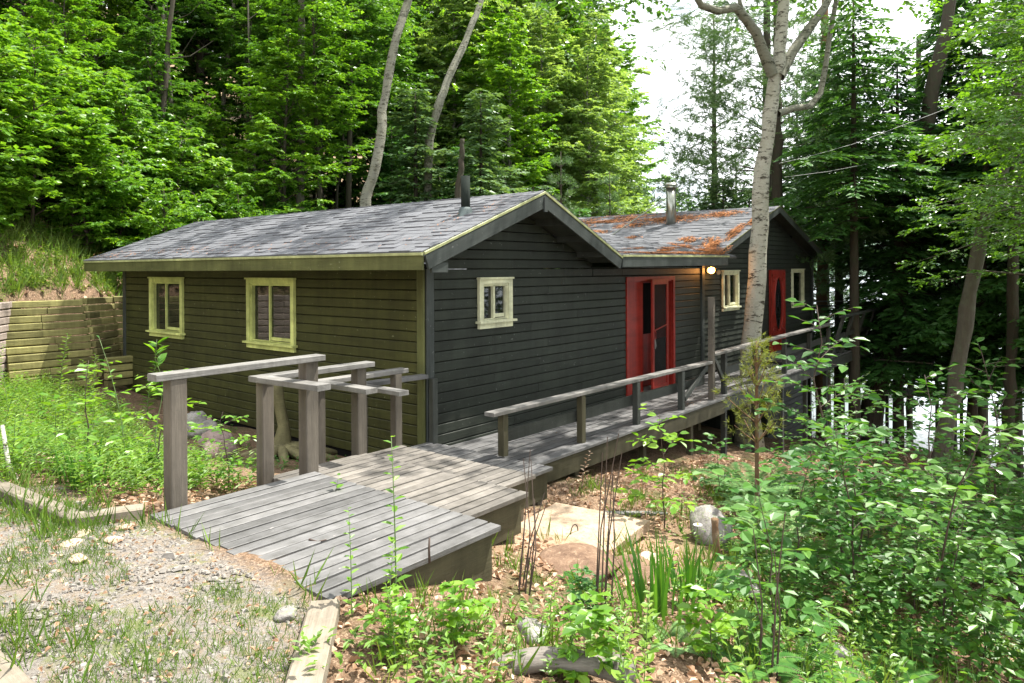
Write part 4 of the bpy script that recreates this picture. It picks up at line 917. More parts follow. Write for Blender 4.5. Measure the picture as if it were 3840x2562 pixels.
# --- hillside wood
hg='leafy trees covering the slope above the cabin'
rh=random.Random(5)
def place(kind,px,dep,**k): 
    x,y=ray_at(px,dep); return x,y
n_=0
for px,dep in [(-230,21),(-120,23),(-40,21),(40,23),(90,26),(170,22),(230,26),(290,29),(340,24),(400,27),(450,31),(500,25),(560,28),(600,33),(650,27),(720,31),(745,37),(790,29),(820,34),(870,42),(600,42),(500,38),(380,36),(250,36),(120,33),(0,30),(-120,28),(700,45),(780,50),(900,52),(960,48),(180,44),(320,46),(430,50),(560,55),(660,58),(60,40),(640,24.5),(860,36),(740,26)]:
    x,y=ray_at(px+rh.uniform(-14,14),dep+rh.uniform(-1,1)); big=dep>26
    me=(t_map+t_tall)[rh.choice((1,3,4)) if big else rh.choice((0,1,2,0))]
    if px>330 and dep<30 and rh.random()<.6: me=t_high[rh.randrange(2)]
    plant('broadleaf_tree','tree','slender green broadleaf tree in the dense wood on the slope above the cabin',me,(M_bark if rh.random()<.7 else M_barkg,M_leafB if rh.random()<(.45 if not big else .35) else M_leafM),x,y,rh.uniform(.8,1.15),rh.uniform(0,6.3),hg,tilt=(rh.uniform(-.07,.05),rh.uniform(-.06,.06)))
tg='thin bare trunks inside the wooded slope'
tkm=[]
for sd in range(3):
    T=MB(); rg=np.random.default_rng(sd+70); t=np.linspace(0,1,8); p=np.c_[np.cumsum(rg.normal(size=8))*.10,np.cumsum(rg.normal(size=8))*.10,t*11]; p[0,:2]=0; T.tube(p,.085*(1-t*.6),6)
    for q in range(7):
        f=.3+.1*q; b0=polyline(p,np.array([f]))[0]; a=rg.random()*6.3; T.tube([b0,b0+np.array([math.cos(a),math.sin(a),.5])*.5,b0+np.array([math.cos(a),math.sin(a),.9])*1.0],[.02,.012,.005],4,False)
    tkm.append(T.mesh('tree_trunk',True))
for px,dep in [(118,22),(236,25),(310,28),(412,26),(448,33),(500,28),(560,33),(590,27),(640,34),(735,38),(760,31),(785,36),(812,41),(345,23),(180,30),(610,40),(700,42)]:
    x,y=ray_at(px,dep); Mx=Matrix.Translation((x,y,gz(x,y)-.2))@Matrix.Rotation(rh.uniform(-.12,.12),4,'Y')@Matrix.Rotation(rh.uniform(0,6),4,'Z')@Matrix.Diagonal((rh.uniform(.7,1.5),)*2+(1.1,1))
    o=thing('tree_trunk','thin dark understorey trunk standing in the shade of the wooded slope','tree',me=mm(tkm[rh.randrange(3)],rh.choice((M_bark,M_barkg,M_barkg))),group=tg,M=Mx)
# the clearly separate straight trunk
T=MB(); zz=np.linspace(0,1,9); T.tube(np.c_[.12*np.sin(zz*3),.1*np.sin(zz*5),zz*15],.17*(1-.45*zz),8)
x,y=ray_at(688,25); thing('tree_trunk','tall straight dark trunk rising through the leaves over the side wall windows','tree',me=T.mesh('tree_trunk',True),mat=M_barkg,M=Matrix.Translation((x,y,gz(x,y)-.3)))
# shrub thicket on the bank left of the cabin
sg='shrubs of the bright thicket on the bank'
for i in range(150):
    a=i/150; px=-180+rh.random()*1030; s_=rh.random(); dep=13.8+s_*9+(max(0,px-250)/600)*4.5
    x,y=ray_at(px,dep)
    sv=(x+1.2)*-.454+(y-9.3)*.891
    if sv<1.7: continue
    plant('shrub','shrub','bright green leafy shrub in the sunlit thicket on the bank above the retaining wall',t_shrub[rh.randrange(3)],(M_twig,M_leafB),x,y,rh.uniform(.8,1.3),rh.uniform(0,6.3),sg,tilt=(rh.uniform(-.1,.2),rh.uniform(-.15,.1)))
gs2='low shrubs on the sunny foot of the wooded slope'
for i in range(130):
    px=rh.uniform(100,850); dep=18.5+4.5*(px/840)+rh.random()**1.3*14; x,y=ray_at(px,dep)
    plant('shrub','shrub','low leafy shrub at the sunny foot of the wooded slope behind the near roof',t_shrub[rh.randrange(3)],(M_twig,M_leafB if rh.random()<.6 else M_leafM),x,y,rh.uniform(.75,1.3)*(1+.03*max(0,dep-22)),rh.uniform(0,6.3),gs2)
for px,dep,s_,lb in ((378,17.5,1.0,'upright yellow-green sapling on the bank above the far window'),(455,18.5,1.05,'tall pointed yellow-green sapling on the bank right of its neighbour'),(548,19.5,1.15,'tallest yellow-green sapling rising above the roof edge of the side wall'),(610,20.5,.8,'small yellow-green sapling beside the brown leafy bank'),(745,22,.95,'thin yellow-green shrub at the foot of the leaning birch')):
    x,y=ray_at(px,dep); plant('sapling','sapling',lb,t_shrub[1],(M_twig,M_leafB),x,y,s_*.8,rh.uniform(0,6),sz=s_*1.15)
# --- leaning pale trunks behind the roof
def leantree(lb,cat,pts,r0,r1,mat,crown=None,n=9,crownmat=None,name='birch_tree'):
    pts=np.array(pts,float); b0=pts[0].copy(); T=MB(); k=24; t=np.linspace(0,1,k); P=polyline(pts,t)-b0
    rg=np.random.default_rng(len(lb)); P[1:-1]+=rg.normal(size=(k-2,3))*r0*.10; rr=r0*(1-t)+r1*t; rr=rr*(1+.07*rg.normal(size=k)); rr[0]*=1.3
    T.tube(P,rr,12)
    th=thing(name,lb,cat,tuple(b0)); Mx=Matrix.Translation(b0); link('trunk',T.mesh('trunk',True),mat,th,Mx)
    return th,Mx
def pt(px,py,dep):
    x,y=ray_at(px,dep); return (x,y,.1303-dep*(py*1.634-1019.6-(px*1.634-1920)*.00486)/2705.55)
def crownat(th,Mx,b0,spots,mat,seed,L_=.12,n=9,tl=.55,wr=.32,limbs=None,lm=None,nlf=9,hang=0):
    rg=np.random.default_rng(seed); C_=MB(); T=MB()
    for (c,r_,m) in spots:
        c=np.array(c)-np.array(b0)
        for j in range(m):
            p=c+rg.normal(size=3)*np.array(r_)*.5; a=rg.random()*6.3; d=np.array([math.cos(a),math.sin(a),-.2-hang+rg.normal()*.25]); base=rg.random()*.5
            twigleaves(C_,T,p,d,tl*(.6+.7*rg.random()),nlf,L_,wr,False,rg,rad=.004,flat=.55,vv=np.clip(base+rg.random(nlf)*.5,0,1))
    if limbs:
        for q,r0,r1 in limbs: q=np.array(q)-np.array(b0); T.tube(q,np.linspace(r0,r1,len(q)),6,False)
    link('crown',C_.mesh('crown'),mat,th,Mx); link('limbs',T.mesh('limbs',True),lm or M_twig,th,Mx,kind='stuff')
def dedup(g): return g
b=pt(836,478,21); b=(b[0],b[1],gz(b[0],b[1])-.3)
th,Mx=leantree('pale birch leaning right behind the middle of the near roof','tree',[b,pt(838,465,21),pt(858,400,21),pt(878,300,21.2),pt(880,250,21.3),pt(905,120,21.5),pt(940,0,22),pt(965,-90,22),pt(1000,-220,22.5)],.165,.10,M_birchg)
crownat(th,Mx,b,[(pt(960,-60,22),(2.5,2.5,1.6),120),(pt(1000,-200,22),(3,3,1.5),120)],M_leafB,3)
b=pt(975,480,27); b=(b[0],b[1],gz(b[0],b[1])-.3)
th,Mx=leantree('thin grey trunk leaning right through the dark cedars','tree',[b,pt(985,330,27),pt(1010,240,27),pt(1040,170,27.5),pt(1075,90,28),pt(1105,15,28.5),pt(1140,-80,29)],.17,.10,M_birchg)
crownat(th,Mx,b,[(pt(1130,-70,29),(3,3,1.8),130)],M_leafP,4,.15)
b=pt(1052,500,25); b=(b[0],b[1],gz(b[0],b[1])-.3)
leantree('broken brown snag standing among the cedars behind the vent pipe','tree',[b,pt(1052,450,25),pt(1060,380,25),pt(1062,325,25)],.14,.08,M_bark,name='dead_tree')
# cedars, young pines and pale trees behind the roofs
for i,(px,dep,k,s_,rz) in enumerate([(900,30,0,1.15,0),(955,27,0,1.25,1),(1010,31,1,1.3,2),(1060,29,0,1.05,3),(1105,27,0,1.3,4),(1160,31,1,1.35,5),(930,36,0,1.5,2),(1120,36,0,1.5,1),(1225,31,1,1.25,2.2),(1330,33,1,1.2,3.3),(1190,24,1,.75,.4),(1010,23.5,1,.8,.9),(930,23,1,.75,1.9),(1090,22.5,1,.65,2.9)]):
    x,y=ray_at(px,dep); plant('cedar','cedar','dark green cedar standing in the group behind the near roof ridge',t_ced[k],(M_bark,M_ced if i%3 else M_hem),x,y,s_,rz,'cedars behind the near roof')
for px,dep,k,s_,lb in [(1288,22,0,.95,'soft grey-green young white pine right behind the roof peak'),(1400,30,0,1.1,'slim young pine just left of the stove pipe'),(1355,27,0,.75,'short feathery pine left of the stove pipe'),(1640,26,1,1.0,'white pine with bluish plumes spreading left of the big birch')]:
    x,y=ray_at(px,dep); plant('pine_tree','pine',lb,t_pin[k],(M_bark,M_pine),x,y,s_,px*.1)
for i,(px,dep,k,s_) in enumerate([(880,52,1,1.2),(960,50,1,1.3),(1020,44,1,1.15),(1090,48,1,1.35),(1160,44,1,1.25),(1215,54,1,1.5),(1270,46,1,1.3),(1330,50,1,1.35),(1380,42,0,1.15),(1400,56,1,1.15),(1340,38,0,.95),(1240,38,0,1.05),(1120,37,0,1.1),(1440,52,0,.85),(1470,40,0,.55),(1560,46,0,.62),(1600,54,0,.7),(1650,48,0,.75),(1180,34,0,.9),(1040,37,0,1.1)]):
    x,y=ray_at(px,dep); plant('poplar_tree','tree','pale sunlit birch or poplar in the airy row far behind the cabin',t_tall[k],(M_birchg,M_leafP if i%3 else M_leafB),x,y,s_,i*1.3,'pale trees far behind the cabin')
x,y=ray_at(1528,34); plant('poplar_tree','tree','narrow pale poplar standing alone against the white sky',broadtree(27,13,.13,.18,1.6,60,8,9,.13,.32,twl=.5),(M_birchg,M_leafP),x,y,.78,.4)
# lower dark conifers left and right of the stove pipe
for i,(px,dep,k,s_) in enumerate([(1600,24,1,.82),(1660,22,0,.95),(1720,25,0,1.05),(1560,28,1,.7),(1500,30,1,.8),(1450,33,1,.95)]):
    x,y=ray_at(px,dep); plant('cedar','cedar','bushy cedar in the dark group beyond the stove pipe and far roof',t_ced[k],(M_bark,M_ced if i%2 else M_hem),x,y,s_,i*1.1,'cedars beyond the far roof')
t_pb=[pinetree(43,20,.26,.22,4.6,115,14,.21,15,.06,up=.12),pinetree(44,17,.2,.18,3.8,95,13,.20,14,.06,up=.1)]
for px,dep,k,s_,rz,lb in ((1762,23.5,0,1.,.3,'tall white pine whose bluish plumes spread behind the big birch'),(1850,30,1,.9,2.,'white pine with level boughs right of the birch trunk'),(1830,36,1,1.1,1.,'farther white pine glimpsed between the upper birch limbs'),(1690,31,1,.72,5.,'shorter white pine left of the birch above the far roof')):
    x,y=ray_at(px,dep); plant('pine_tree','pine',lb,t_pb[k],(M_bark,M_pine),x,y,s_,rz)
# --- the big birch growing through the walkway
b=(8.75,-.80,-3.7)
D0=15.35
bp_=[b,(8.75,-.80,-2.2),pt(1722,840,D0),pt(1727,740,D0),pt(1735,640,D0),pt(1742,540,D0),pt(1750,430,D0),pt(1762,300,D0+.05),pt(1773,240,D0+.1),pt(1783,170,D0+.1),pt(1792,90,D0+.1),pt(1803,0,D0+.1),pt(1812,-120,D0),pt(1815,-300,D0)]
th,Mx=leantree('big white-barked birch rising through a hole in the walkway','tree',bp_,.235,.085,M_birch)
crownat(th,Mx,b,[((6.8,-2.0,7.4),(3.4,2.6,1.2),210),((9.2,-3,7.8),(3.6,2.6,1.4),230),((12.5,-3,7.8),(3.6,2.6,1.4),190),((4.4,-3.2,7.4),(2.4,1.4,.9),150),((3.6,.3,8.6),(2.6,.6,.6),200),((4.2,2.3,8.8),(2.6,.7,.6),200),((4.8,4.4,9.2),(2.8,.8,.7),190),((5.4,6.6,9.6),(2.6,.9,.7),150),((9.5,3.2,9.6),(3,1.,.9),150),((12.,6,10),(3,1.5,.9),130),(pt(1400,10,14),(1.6,1.4,1.0),45),(pt(1340,-10,14.5),(1.6,1.2,.9),40),(pt(1890,20,15.5),(1.6,1.4,1),40)],M_leafM,8,.13,limbs=[  # also holds unseen leaf clumps added to shade walkway and roof
 ([pt(1775,185,D0),pt(1752,130,D0-.1),pt(1738,90,D0-.2),pt(1708,50,D0-.4),pt(1690,30,D0-.5),pt(1650,38,D0-.7),pt(1612,25,D0-.9),pt(1590,-10,D0-1),pt(1540,-80,D0-1.3)],.13,.05),
 ([pt(1790,190,D0),pt(1822,130,D0+.3),pt(1862,75,D0+.6),pt(1895,30,D0+.9),pt(1925,-30,D0+1.1),pt(1960,-120,D0+1.4)],.12,.06),
 ([pt(1785,275,D0),pt(1822,262,D0+.4),pt(1860,258,D0+.7),pt(1884,228,D0+.9),pt(1897,160,D0+1),pt(1905,100,D0+1.1),pt(1918,30,D0+1.2),pt(1935,-60,D0+1.2)],.085,.05),
 ([pt(1708,50,D0-.4),pt(1700,20,D0-.4),pt(1690,-60,D0-.3)],.06,.03),
 ([pt(1590,-10,D0-1),pt(1500,-90,D0-1.2),pt(1420,-70,D0-1.6),pt(1380,0,D0-1.6)],.05,.015)],lm=M_birchg)
# dark pines behind it
for lb,pts,r0,r1,mat,nm in (('dark trunk standing close behind the big birch',[pt(1782,700,21),pt(1783,480,21),pt(1785,330,21),pt(1783,240,21),pt(1786,100,21.3),pt(1790,-100,21.5)],.17,.11,M_bark,'pine_tree'),
    ('reddish trunk beyond the right end of the far wing',[pt(1884,800,25),pt(1885,700,25),pt(1887,560,25),pt(1890,420,25),pt(1893,250,25),pt(1896,0,25)],.19,.12,M_barkr,'pine_tree'),
    ('thick dark trunk leaning right beside the lake steps',[pt(1990,1010,22),pt(2004,930,22),pt(2035,800,21.8),pt(2065,640,21.6),pt(2090,480,21.5),pt(2122,330,21.3),pt(2165,110,21),pt(2200,-60,21)],.34,.16,M_bark,'hemlock_tree'),
    ('grey ridged trunk leaning right in front of the dark evergreens',[pt(2158,1065,17),pt(2172,990,17),pt(2188,920,17),pt(2212,780,17),pt(2228,680,17),pt(2250,560,17),pt(2292,430,17),pt(2345,290,17),pt(2400,120,17),pt(2440,-40,17)],.185,.12,M_barkg,'leaning_tree'),
    ('dark slim trunk just behind the grey leaning trunk',[pt(2222,1080,20),pt(2232,930,20),pt(2248,760,20),pt(2262,500,20),pt(2270,200,20)],.14,.09,M_bark,'hemlock_tree'),
    ('dark trunk near the right edge above the shore',[pt(2300,1140,18),pt(2312,1000,18),pt(2320,850,18),pt(2330,500,18),pt(2340,100,18)],.16,.1,M_bark,'hemlock_tree'),
    ('thin dark trunk by the shore between water and thicket',[pt(2085,1010,26),pt(2090,800,26),pt(2100,500,26),pt(2110,100,26)],.12,.08,M_bark,'hemlock_tree')):
    p0=pts[0]; z=min(p0[2],gz(p0[0],p0[1])-.2); th,Mx=leantree(lb,'tree',[(p0[0],p0[1],z)]+pts[1:],r0,r1,mat,name=nm)
    if 'close behind' in lb:
        crownat(th,Mx,(p0[0],p0[1],z),[(pt(1570,55,20),(1.2,1.2,.5),60),(pt(1640,120,20),(1.8,1.6,.5),90),(pt(1690,190,20.5),(1.6,1.6,.5),80),(pt(1620,250,20.5),(1.2,1.2,.5),60),(pt(1700,60,20.5),(1.5,1.5,.7),70),(pt(1690,330,21),(1.6,1.6,.8),110),(pt(1630,400,21),(1.4,1.4,.8),110)],M_pine,12,.13,wr=.07,nlf=26,tl=.5)
# evergreens on the right
hemg='dark hemlocks between the cabin and the lake'
for i,(px,dep,k,s_,sz) in enumerate([(2075,24,0,.9,1.2),(2100,26,0,1.0,1.25),(2060,21.5,0,.85,1.1),(2180,23,0,1.0,1.3),(2260,25,0,1.05,1.25),(2330,20,0,.9,1.2),(2400,24,0,1.,1.3),(2120,31,0,1.1,1.4),(2290,30,0,1.1,1.4),(2440,19,0,.9,1.2),(2020,30,0,1.,1.35),(2210,33,0,1.2,1.4),(2360,29,0,1.1,1.4),(2380,34,0,1.2,1.4),(2050,35,0,1.15,1.4)]):
    x,y=ray_at(px,dep)
    if gz(x,y)<-6.4: continue
    plant('hemlock_tree','hemlock','dark drooping hemlock in the dense evergreens between cabin and lake',t_hem[k],(M_bark,M_hem),x,y,s_,i*1.7,hemg,sz=s_*sz)
for i,(px,dep,s_) in enumerate([(1925,25,1.),(1895,29,1.1),(2250,22,1.05),(1960,20,.85),(2330,25,1.1)]):
    x,y=ray_at(px,dep)
    plant('hemlock_tree','hemlock','tall hemlock with high bare lower trunk standing over the lake shore',(t_hhi),(M_bark,M_hem),x,y,s_,i*2.1,'high-crowned hemlocks over the shore')
for px,dep,me,mat,s_,lb in ((1880,27,t_pin[1],M_pine,.75,'airy pine with level plumes seen beyond the right gable'),(2010,35,t_map[0],M_leafP,.8,'pale leafy tree by the shore glimpsed right of the far wing'),(1915,38,t_shrub[1],M_leafP,1.5,'pale bush at the water edge seen over the far railing')):
    x,y=ray_at(px,dep); plant('shore_tree','tree',lb,me,(M_barkr,mat),x,y,s_,1.)
# beech boughs reaching in from the right edge
bt=broadtree(61,11,.13,.46,3.6,60,11,11,.105,.30,twl=.75,up=.12,flat=.5,sub=3)
x,y=ray_at(2540,11.0); plant('beech_tree','tree','beech whose bright leafy boughs hang in from the right edge',bt,(M_barkg,M_leafB),x,y,1,.3)
x,y=ray_at(2420,15); plant('beech_tree','tree','mid green beech crown among the evergreens at upper right',bt,(M_barkg,M_leafM),x,y,.95,2.6)
x,y=ray_at(2650,8.5); plant('beech_tree','tree','leafy tree added off the right edge to shade the thicket',bt,(M_barkg,M_leafM),x,y,.8,4.)
for lx,ly,s_ in ((5.5,-9.5,1.0),(9,-9.5,1.1),(2.8,-9.6,.85),(12,-9,1.1)):  # trees added beyond the right edge to cast shade on the thicket
    plant('broadleaf_tree','tree','leafy tree added right of the clearing to shade the thicket',t_map[1],(M_bark,M_leafM),lx,ly,s_,lx,'added shade trees right of the clearing')
# --- thicket right of the walkway: saplings one by one
def sapling(seed,H,nb,bl,L_,wr=.30,r0=.012,six=True,lean=(.1,0),nl=9,z0=.25,tiers=False,el0=.25):
    rg=np.random.default_rng(seed); T=MB(); C_=MB(); k=8; t=np.linspace(0,1,k); w_=np.cumsum(rg.normal(size=(k,2))*.02*H,0); w_[0]=0
    P=np.c_[lean[0]*t*H+w_[:,0],lean[1]*t*H+w_[:,1],t*H]; T.tube(P,r0*(1-.8*t),6)
    for i in range(nb):
        f=z0+(1-z0)*(i+rg.random()*.6)/nb; p=polyline(P,np.array([min(f,.99)]))[0]; az=i*2.4+rg.random(); l=bl*(1.1-.75*f)*(.7+.6*rg.random()); el=el0+.3*f+rg.normal()*.12
        d=np.array([math.cos(az)*math.cos(el),math.sin(az)*math.cos(el),math.sin(el)])
        n=max(4,int(nl*l/bl)); twigleaves(C_,T,p,d,l,n,L_,wr,six,rg,rad=r0*.3,droop=.3,flat=.3)
        for s_ in (-1,1):
            if l>.5*bl:
                a2=az+s_*(.6+.2*rg.random()); d2=np.array([math.cos(a2),math.sin(a2),d[2]*.4]); twigleaves(C_,T,p+d*l*(.3+.15*rg.random()),d2,l*.6,max(4,n*2//3),L_*.95,wr,six,rg,rad=r0*.2,droop=.3,flat=.3)
    return T.mesh('stem',True),C_.mesh('leaves')
ST=('stem','foliage')
sp1=sapling(81,2.55,22,.95,.135,.30,.016,nl=11); sp2=sapling(82,1.9,20,.9,.12,.30,.014,nl=11); sp3=sapling(83,1.3,14,.6,.12,.33,.009); sp4=sapling(84,2.2,26,1.05,.11,.30,.015,nl=12,z0=.1)
sp5=sapling(85,.85,10,.35,.13,.36,.006); sp6=sapling(86,1.1,12,.7,.10,.27,.01,el0=.12)
def sap(lb,me,mat,x,y,s=1,rz=0,**k): return plant('sapling','sapling',lb,me,(M_twig,mat),x,y,s,rz,parts=ST,**k)
sap('tallest beech sapling with broad pointed leaves right of the walkway end',sp1,M_leafC,.9,-4.75,1.0,.5)
sap('dense leafy sapling in the middle of the right-hand thicket',sp4,M_leafC,1.6,-5.25,.95,1.4)
sap('large spreading sapling near the right edge of the thicket',sp4,M_leafC,3.3,-5.6,1.15,2.8)
sap('bushy sapling filling the centre right foreground',sp2,M_leafC,-.2,-5.1,.85,3.4)
sap('low leafy sapling beside the mossy rock',sp3,M_leafC,-.5,-4.75,1.0,5.)
sap('yellow-green sapling growing beside the pale boulder',sp3,M_leafB,.30,-3.15,.95,1.1)
sap('feathery sapling behind the pine seedling near the walkway',sp4,M_leafC,3.6,-3.6,.7,.9)
sap('shaded sapling below the far end of the walkway',sp4,M_leafC,5.6,-3.6,.85,2.2)
sap('dark leafy sapling above the brown slope at right',sp1,M_leafM,5.2,-5.2,.8,4.4)
sap('sapling with hanging leaves near the lower right corner',sp2,M_leafC,-.3,-5.75,.62,.2)
sap('low broad-leaved sapling in the lower right corner',sp3,M_leafM,-.15,-6.2,.8,2.4)
sap('thin-stemmed young aspen with a leafy top in the lower centre right',sp3,M_leafC,-1.75,-4.95,.9,2.0)
sap('broad-leaved shrub at the bottom centre right',sp5,M_leafB,-2.45,-4.85,.6,.4)
sap('small pale sapling left of the bottom centre shrub',sp5,M_leafB,-3.3,-4.6,.6,3.)
sap('pale-leaved sapling in front of the top platform skirt',sp5,M_leafB,-3.70,-4.10,.5,1.2)
sap('tall weedy seedling growing up before the top platform',sp5,M_leafB,-4.05,-3.95,.42,4.)
sap('round-leaved seedling by the soil mound',sp5,M_leafC,-2.5,-4.0,.4,5.)
sap('thicket sapling just below the walkway fascia',sp3,M_leafC,2.2,-2.9,.7,3.)
sap('leafy sapling below the leaning grey trunk',sp3,M_leafM,9.5,-5.2,1.0,1.)
sap('sapling in the dim thicket toward the shore',sp3,M_leafC,7.2,-4.6,1.1,5.)
tgp='low leafy saplings massed in the right-hand thicket'
for i in range(26):
    x=rh.uniform(-.6,7); y=-4.5-.12*x-rh.random()*1.7+(.9 if x>3 else 0)*rh.random()
    if x<1.5 and y>-4.6: continue
    plant('sapling','sapling','knee-high leafy sapling in the shaded thicket right of the walkway',(sp3,sp2,sp6)[rh.randrange(3)],(M_twig,M_leafC if rh.random()<.7 else M_leafM),x,y,rh.uniform(.6,1.0),rh.uniform(0,6.3),tgp,parts=ST)
# left-hand plants by the posts
sap('yellow-green bush with layered twigs just behind the nearest post',sp6,M_leafB,-3.15,.35,1.0,.7)
sap('second yellow-green bush low between the post and the rocks',sp6,M_leafB,-2.75,-.15,.72,2.9)
sap('yellow-green spray reaching left of the nearest post',sp6,M_leafB,-3.5,1.2,1.05,4.6)
def stalk(seed,H,n,L_,wr,r0=.006,lean=(.15,.1)):
    rg=np.random.default_rng(seed); T=MB(); C_=MB(); t=np.linspace(0,1,6); P=np.c_[lean[0]*t**2*H,lean[1]*t**2*H,t*H]; T.tube(P,r0*(1-.7*t),5)
    f=np.linspace(.12,1,n); p=polyline(P,f); a=np.arange(n)*2.4; D=np.c_[np.cos(a),np.sin(a),np.full(n,.35)]; leaves(C_,p,D,[0,0,1.],L_*(1.1-.6*f),wr,True,rg=rg); return T.mesh('stem',True),C_.mesh('leaves')
wd=[stalk(91,1.15,60,.13,.10),stalk(92,.9,44,.12,.12,lean=(-.2,.1)),stalk(93,.55,26,.10,.18,lean=(.1,-.2)),stalk(94,.7,16,.13,.34,lean=(.05,.2))]
plant('milkweed_stalk','plant','upright stalk with paired oval leaves backlit above the near handrail',sapling(95,1.55,6,.18,.15,.22,.008,nl=4,lean=(.06,0),z0=.55,el0=1.0),(M_stemg,M_leafB),-3.05,.75,.92,.3,parts=ST)
plant('milkweed_stalk','plant','slimmer leaning stalk with hanging leaves left of the backlit one',stalk(96,1.5,12,.16,.14,.007,(-.12,.1)),(M_stemg,M_leafC),-3.3,.75,.95,.3,parts=ST)
gg='tall goldenrod stalks in the left-hand weeds'
for x,y,k,s_ in [(-2.6,4.6,0,1.2),(-2.3,4.2,0,1.0),(-1.5,4.4,0,1.1),(-1.9,5.2,1,1.1),(-3.2,4.5,0,.8),(-4.0,3.8,1,1.),(-3.7,3.0,1,1.),(-4.4,2.6,0,.8),(-3.0,3.3,1,.9),(-2.4,3.0,1,.8),(-4.6,1.6,1,.7),(-4.9,3.6,0,.9),(-3.9,1.9,2,1.2),(-4.2,.9,2,1.1),(-3.4,2.3,2,1.3),(-2.8,2.2,2,1.2),(-4.8,5,0,.9),(-3.9,5.5,0,.9),(-2.9,6.4,0,.9),(-3.3,5.2,1,1)]:
    plant('goldenrod','weed','tall green goldenrod stalk in the sunny weeds left of the steps',wd[k],(M_stemg,M_weed),x,y,s_,rh.uniform(0,6.3),gg,parts=ST)
wg='leafy weeds growing in the foreground beside the deck'
for i in range(70):
    x=rh.uniform(-4.3,-.4); y=-3.75-rh.random()*1.6-(x+4.2)*.22
    plant('weed','weed','small leafy weed in the leaf litter of the foreground bank',wd[rh.choice((2,2,3,3,1))],(M_stemg,M_weed if rh.random()<.6 else M_leafB),x,y,rh.uniform(.35,.75),rh.uniform(0,6.3),wg,parts=ST,tilt=(rh.uniform(-.2,.2),rh.uniform(-.2,.2)))
for lb,x,y,s_ in (('tall single mint-like stalk standing before the dark planks of the top platform',-3.72,-3.62,1.15),('short leafy stalk left of the tall one at the platform edge',-4.02,-3.62,.75)):
    plant('weed_stalk','weed',lb,stalk(int(x*-100),.85,26,.085,.25,.005,(.02,.02)),(M_stemg,M_leafB),x,y,s_,1.,parts=ST)
# ferns
def fern(seed,n=9,Lf=.6,w_=.13):
    rg=np.random.default_rng(seed); C_=MB(); T=MB()
    for i in range(n):
        a=i*6.283/n+rg.random()*.4; t=np.linspace(0,1,16); el=1.05-1.25*t; st_=Lf/16; r_=np.cumsum(np.cos(el))*st_; z=np.cumsum(np.sin(el))*st_
        P=np.c_[r_*math.cos(a),r_*math.sin(a),z]; T.tube(P,.003*(1-.6*t),3,False); sd=np.array([-math.sin(a),math.cos(a),0]); m=26; f=np.linspace(.12,1,m); p=polyline(P,f)
        for sg in (-1,1): leaves(C_,p,sd*sg+np.array([math.cos(a),math.sin(a),-.1])*.3,[0,0,1.],w_*np.sin(np.clip(f,0,1)*np.pi*.86+.30)+.01,.14,False,rg=rg,cup=0)
    return T.mesh('stem'),C_.mesh('fronds')
fr=[fern(101),fern(102,8,.45,.10)]
plant('fern','fern','big pale fern lit up right behind the pine seedling',fr[0],(M_stemg,M_fern),2.9,-3.05,1.55,.2,parts=('stem','fronds'))
fg='green ferns scattered through the right-hand bank'
for x,y,k,s_ in [(3.5,-3.1,0,1.2),(2.3,-3.3,0,1.),(1.6,-3.6,1,1.1),(1.0,-4.0,1,1.1),(.2,-4.2,1,1.),(2.2,-4.2,0,1.),(-1.2,-4.9,1,.9),(-1.9,-5.2,1,.9),(-2.2,-5.0,1,.8),(-2.35,-4.6,1,.6),(-2.0,-3.7,1,.55),(-1.2,-4.3,1,.8),(.7,-4.6,0,.8),(4.1,-3.2,0,1.),(1.3,-4.8,0,.8),(-.6,-5.4,1,.9),(-1.4,-5.6,1,.8)]:
    plant('fern','fern','low green fern on the bank right of the step platforms',fr[k],(M_stemg,M_fern if rh.random()<.4 else M_leafC),x,y,s_,rh.uniform(0,6),fg,parts=('stem','fronds'))
# young pine seedling
py=pinetree(111,2.1,.020,.42,.60,28,5,.085,9,.035,up=.7,g0=.4)
plant('pine_seedling','pine','young yellow-green pine standing before the dark underside of the walkway',py,(M_barkr,M_pineY),2.15,-3.42,1.0,.8)
# iris clump
def blades(n,H,r_,w_,seed,splay=.25):
    rg=np.random.default_rng(seed); C_=MB()
    for i in range(n):
        a=rg.random()*6.3; q=np.array([math.cos(a),math.sin(a),0])*r_*math.sqrt(rg.random()); d=q/r_*splay+rg.normal(size=3)*.07; h=H*(.6+.5*rg.random()); k=5; t=np.linspace(0,1,k)
        c=np.c_[q[0]+d[0]*h*t**1.6,q[1]+d[1]*h*t**1.6,h*t*(1-.12*t)]; s_=np.array([math.cos(a+1.3),math.sin(a+1.3),0]); ww=w_*(1-t**2.5)+.0006
        V=np.r_[c-s_*ww[:,None],c+s_*ww[:,None]]; C_.add(V,[(j,j+1,k+j+1,k+j) for j in range(k-1)],None,rg.random())
    return C_.mesh('iris_blades')
thing('iris_clump','iris','clump',me=None) if False else None
x,y=-2.05,-4.32; thing('iris_clump','clump of upright sword-shaped iris leaves in the lower centre','iris',me=blades(46,.62,.26,.011,5),mat=M_iris,M=Matrix.Translation((x,y,gz(x,y)-.03)))
x,y=-1.5,-4.28; thing('iris_clump','smaller iris clump right of the big one below the daisy','iris',me=blades(26,.55,.15,.012,6),mat=M_iris,M=Matrix.Translation((x,y,gz(x,y)-.03)))
x,y=-3.9,.1; thing('iris_clump','iris leaves behind the left curb beside the near post','iris',me=blades(22,.5,.2,.010,7),mat=M_iris,M=Matrix.Translation((x,y,gz(x,y)-.03)))
